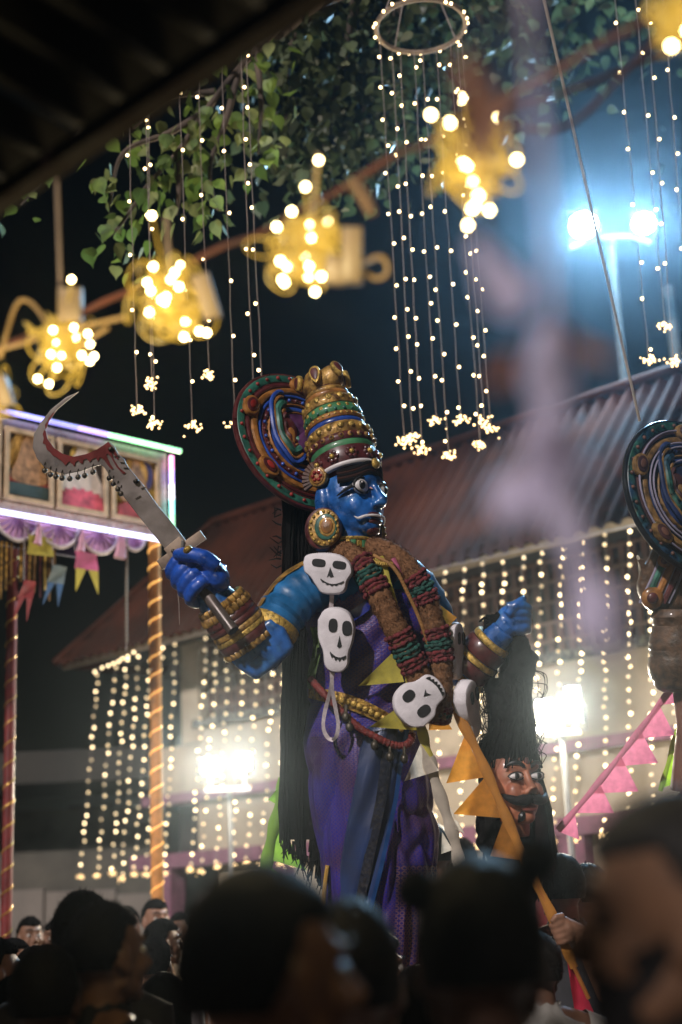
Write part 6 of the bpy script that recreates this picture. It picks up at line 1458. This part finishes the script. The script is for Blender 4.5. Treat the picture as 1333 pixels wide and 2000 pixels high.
def person(x, y, d, yaw, label, skin=0, style='short', seed=0, shirt=(.02, .02, .022), trouser=(.03, .03, .04), extras=(), tilt=0., raised=False, group=None, hk=1.0, roll=0.):
    p = px(x, y, d); sc = p.z / 1.575 * 1.0
    t = thing('person', (p.x, p.y, 0), label, 'person', group, -R_(yaw)); t.scale = (sc, sc, sc)
    # keep the head over the same spot when the body leans
    if tilt or roll:
        t.rotation_mode = 'XYZ'; t.rotation_euler = (R_(-tilt), R_(roll), -R_(yaw)); M_ = t.rotation_euler.to_matrix(); h_ = M_ @ Vector((0, 0, 1.575 * sc)); t.location = (p.x - h_.x, p.y - h_.y, 0)
    bd_ = put('body', BODY2 if raised else BODY, t, SKN[skin])
    put('hair', hair_for(style, seed, M_hairp[seed % 2] if seed < 20 else M_hairf), t)
    put('shirt', SH2 if raised else SH1, t, cloth(shirt)); put('trousers', TRM, t, cloth(trouser))
    for s in (-1, 1):
        e = put('eye', EYE, t, M_socket if 'closed' in extras else M_eyew, (.033 * s, .0705, 1.590)); put('eyebrow', BRW[s], t)
        if 'closed' not in extras: put('pupil', PUP, e, None, (0, .0115, -.001))
    if 'moustache' in extras: put('moustache', MST, t)
    if 'beard' in extras: put('beard', BRD, t); put('moustache', MST, t) if 'moustache' not in extras else None
    return t
person(538, 1930, 1.66, 62, 'person with thick rounded black hair turning away right, directly before the saree', 2, 'full', 1, (.02, .02, .03))
person(942, 1880, 1.80, 4, 'person with two tied hair buns seen from behind, in pale lilac top', 1, 'buns', 2, (.40, .38, .46))
person(1328, 1802, 1.44, -80, 'bearded person in profile looking left, close beside the hair buns', 3, 'short', 3, (.02, .02, .02), extras=('beard', 'moustache', 'closed'), tilt=4)
person(214, 1872, 3.35, 48, 'person in black shirt with short neat hair and visible ear, seen from behind', 0, 'short', 4, (.008, .008, .010))
person(166, 1835, 3.95, 10, 'person with dark hair right behind the neat haired person in black', 1, 'short', 5, (.03, .025, .025))
person(92, 1962, 3.2, 8, 'short person with plain black hair in front of the crowd by the red pole', 1, 'full', 6, (.04, .03, .03))
person(322, 1978, 4.2, 14, 'girl with smooth long black hair beside the person in black', 1, 'long', 7, (.05, .03, .04))
person(738, 1902, 4.35, 68, 'boy with curly hair in profile just before the saree hem', 0, 'curly', 8, (.04, .03, .03))
person(690, 1930, 2.25, 8, 'person in dark top between the rounded hair and the curly haired boy', 0, 'full', 9, (.02, .02, .02))
person(822, 1965, 4.1, 20, 'person with long dark hair beside the curly haired boy', 1, 'long', 10, (.03, .02, .02))
person(1096, 1742, 5.75, -20, 'person with black hair raising a fist round the orange bunting stick', 0, 'full', 11, (.03, .03, .035))
person(1145, 1750, 6.2, -40, 'person in red shirt behind the bearded face', 0, 'short', 12, (.24, .02, .02))
person(848, 1672, 7.6, 0, 'tall person with dark hair behind the saree', 1, 'full', 13, (.05, .04, .05))
person(1050, 1900, 4.55, -10, 'person in pale top under the red pennant', 1, 'full', 14, (.30, .28, .26))
cf = 'crowd standing beyond the striped poles'
for i, (x, y, d, yaw, sk_, st, shc, lb) in enumerate([(306, 1800, 8.6, 150, 2, 'short', (.40, .30, .20), 'small figure with face turned back, above the peach shirt'), (322, 1846, 7.4, 70, 0, 'full', (.52, .30, .16), 'person in peach shirt facing away by the orange pole'),
        (30, 1882, 7.0, 75, 2, 'long', (.36, .06, .12), 'person with lit face in pink by the red pole'), (60, 1832, 8.8, 150, 0, 'short', (.40, .16, .05), 'person in orange near the low pale wall'), (108, 1838, 9.2, -140, 0, 'full', (.10, .10, .12), 'person in grey near the low pale wall'),
        (122, 1884, 7.8, 0, 0, 'long', (.50, .44, .34), 'person in cream shawl among the crowd'), (-8, 1908, 4.6, 60, 2, 'short', (.30, .08, .10), 'person in checked rose shirt at the crowd edge'), (40, 1982, 4.3, 100, 0, 'short', (.06, .05, .06), 'child in dark shirt before the rose shirt'),
        (306, 1890, 6.2, 20, 0, 'full', (.05, .04, .04), 'person in dark clothes in front of the peach shirt'), (250, 1812, 9.8, 170, 0, 'full', (.08, .12, .26), 'person in blue standing far back by the pale wall'), (200, 1800, 10.5, -20, 1, 'short', (.30, .26, .22), 'person in beige far back by the pale wall'), (72, 1900, 6.6, 110, 0, 'long', (.06, .20, .30), 'person in teal blue wrap in the crowd'), (350, 1820, 9.6, 200, 0, 'short', (.26, .05, .05), 'person in dark red beyond the orange pole'),
        (1060, 1690, 8.4, 0, 0, 'short', (.20, .03, .03), 'person in maroon behind the orange bunting'), (905, 1690, 8.8, 20, 0, 'full', (.05, .05, .09), 'person in navy behind the white bunting')]):
    person(x, y, d, yaw, lb, sk_, st, 20 + i % 5, shc, group=cf)
# fist on the bunting stick: separate figure's forearm reaching up
def grip_hand(c, ax, label):
    p = E(*c); t = thing('person', (p.x + .12, p.y + .05, 0), label, 'person'); b = MB(); a = ax.normalized(); u = (TOW - a * TOW.dot(a)).normalized(); v = a.cross(u)
    if v.dot(RGT) > 0: v = -v
    b.ell(p - v * .030, (.045, .022, .036), 14, 10, Matrix((a, v, u)).transposed())
    for i in range(4):
        o_ = p + a * (.034 - .0225 * i)
        b.tube([o_ + (v * -math.cos(x) * .028 + u * math.sin(x) * .026) for x in [k * 3.6 / 9 for k in range(10)]], [.0115, .0115, .0118, .0112, .0105, .011, .0105, .010, .009, .007], 9)
    b.tube([p + a * .05 - v * .03 + u * .01, p + a * .062 + u * .028, p + a * .05 + v * .022 + u * .026], [.014, .012, .009], 9)
    w_ = p - a * .02 - v * .06; el = w_ + Vector((.10, .06, -.24)); sh = el + Vector((.06, .22, .12)); 
    b.tube([p - v * .035, w_, w_.lerp(el, .5), el], [.030, .027, .038, .042], 12); b.tube([el, sh], [.042, .055], 12)
    q = sh + Vector((.17, .02, -.05)); 
    b.ell(q + Vector((0, 0, -.12)), (.17, .11, .2), 16, 10); b.ell(q + Vector((0, 0, -.32)), (.14, .1, .17), 14, 10); b.tube([q + Vector((0, 0, .0)), q + Vector((0, -.02, .16))], [.06, .055], 12); b.ell(q + Vector((0, -.02, .24)), (.074, .095, .115), 18, 12)
    for s in (-1, 1): b.tube([(q.x + .09 * s, q.y, q.z - .42), (q.x + .1 * s, q.y, .05)], [.088, .045], 12); b.ell((q.x + .1 * s, q.y - .06, .04), (.04, .12, .04), 10, 8)
    b.tube([(q.x - .1, q.y, q.z - .42), (q.x + .1, q.y, q.z - .42)], .1, 12); b.tube([sh, q], [.055, .07], 12); b.tube([q + Vector((.16, 0, -.02)), q + Vector((.22, .02, -.32)), q + Vector((.2, -.06, -.55))], [.055, .042, .03], 12)
    me = remesh(b, .006, 3, .5); me.materials.append(SKN[2]); obj('body', me, t)
    hm = hair_for('full', 31, M_hairp[0]); o = obj('hair', hm, t, q + Vector((0, -.005, .24 - 1.60)))
    b = MB(); P = []
    for z, rx, ry in ((-.52, .185, .13), (-.2, .19, .13), (-.08, .19, .12), (.02, .15, .1), (.07, .075, .08)): P.append([q + Vector((rx * math.cos(k * math.pi / 15), ry * math.sin(k * math.pi / 15), z)) for k in range(30)])
    b.grid(P, wrap=True); b.build('shirt', cloth((.20, .02, .025)), t)
    b = MB()
    for s in (-1, 1): b.tube([(q.x + .08 * s, q.y, q.z - .42), (q.x + .1 * s, q.y, .1)], [.115, .075], 12)
    b.build('trousers', cloth((.03, .03, .04)), t)
grip_hand((1096, 1818, 117), E(1075, 1780, 116) - E(1122, 1890, 118), 'person in maroon shirt whose hand grips the orange bunting stick')
b = MB(); b.tube([E(1035, 1700, 112), E(1075, 1780, 116), E(1122, 1890, 118), E(1150, 1950, 118)], 4 * S, 8); tag(b.build('stick', mat('orange_stick', (.42, .15, .03), .6)), 'thin orange stick under the gripping hand', 'stick')
P = [[E(lerp(lerp(1108, 1128, i / 9), lerp(1116, 1175, i / 9), j / 5), lerp(1878, 2010, i / 9), 112 + 5 * math.sin(j + i * .6)) for j in range(6)] for i in range(10)]
b = MB(); b.grid(P); tag(b.build('red_pennant', mat('paper_red', (.50, .02, .05), .7, trans=.3)), 'bright red paper pennant hanging below the gripping hand', 'pennant')

# ================================================================== HAZE
HZ = True
if HZ:
    m = bpy.data.materials.new('haze'); m.use_nodes = True; N = m.node_tree.nodes; L = m.node_tree.links
    N.remove(N['Principled BSDF']); pv = N.new('ShaderNodeVolumePrincipled'); pv.inputs['Density'].default_value = .0014; pv.inputs['Anisotropy'].default_value = .93; pv.inputs['Color'].default_value = (.66, .84, 1.0, 1)
    L.new(pv.outputs[0], N['Material Output'].inputs['Volume'])
    b = MB(); b.box((0, 8, 6), (1, 0, 0), (0, 1, 0), (0, 0, 1), 170, 170, 7); tag(b.build('haze', m, None, False), kind='stuff')
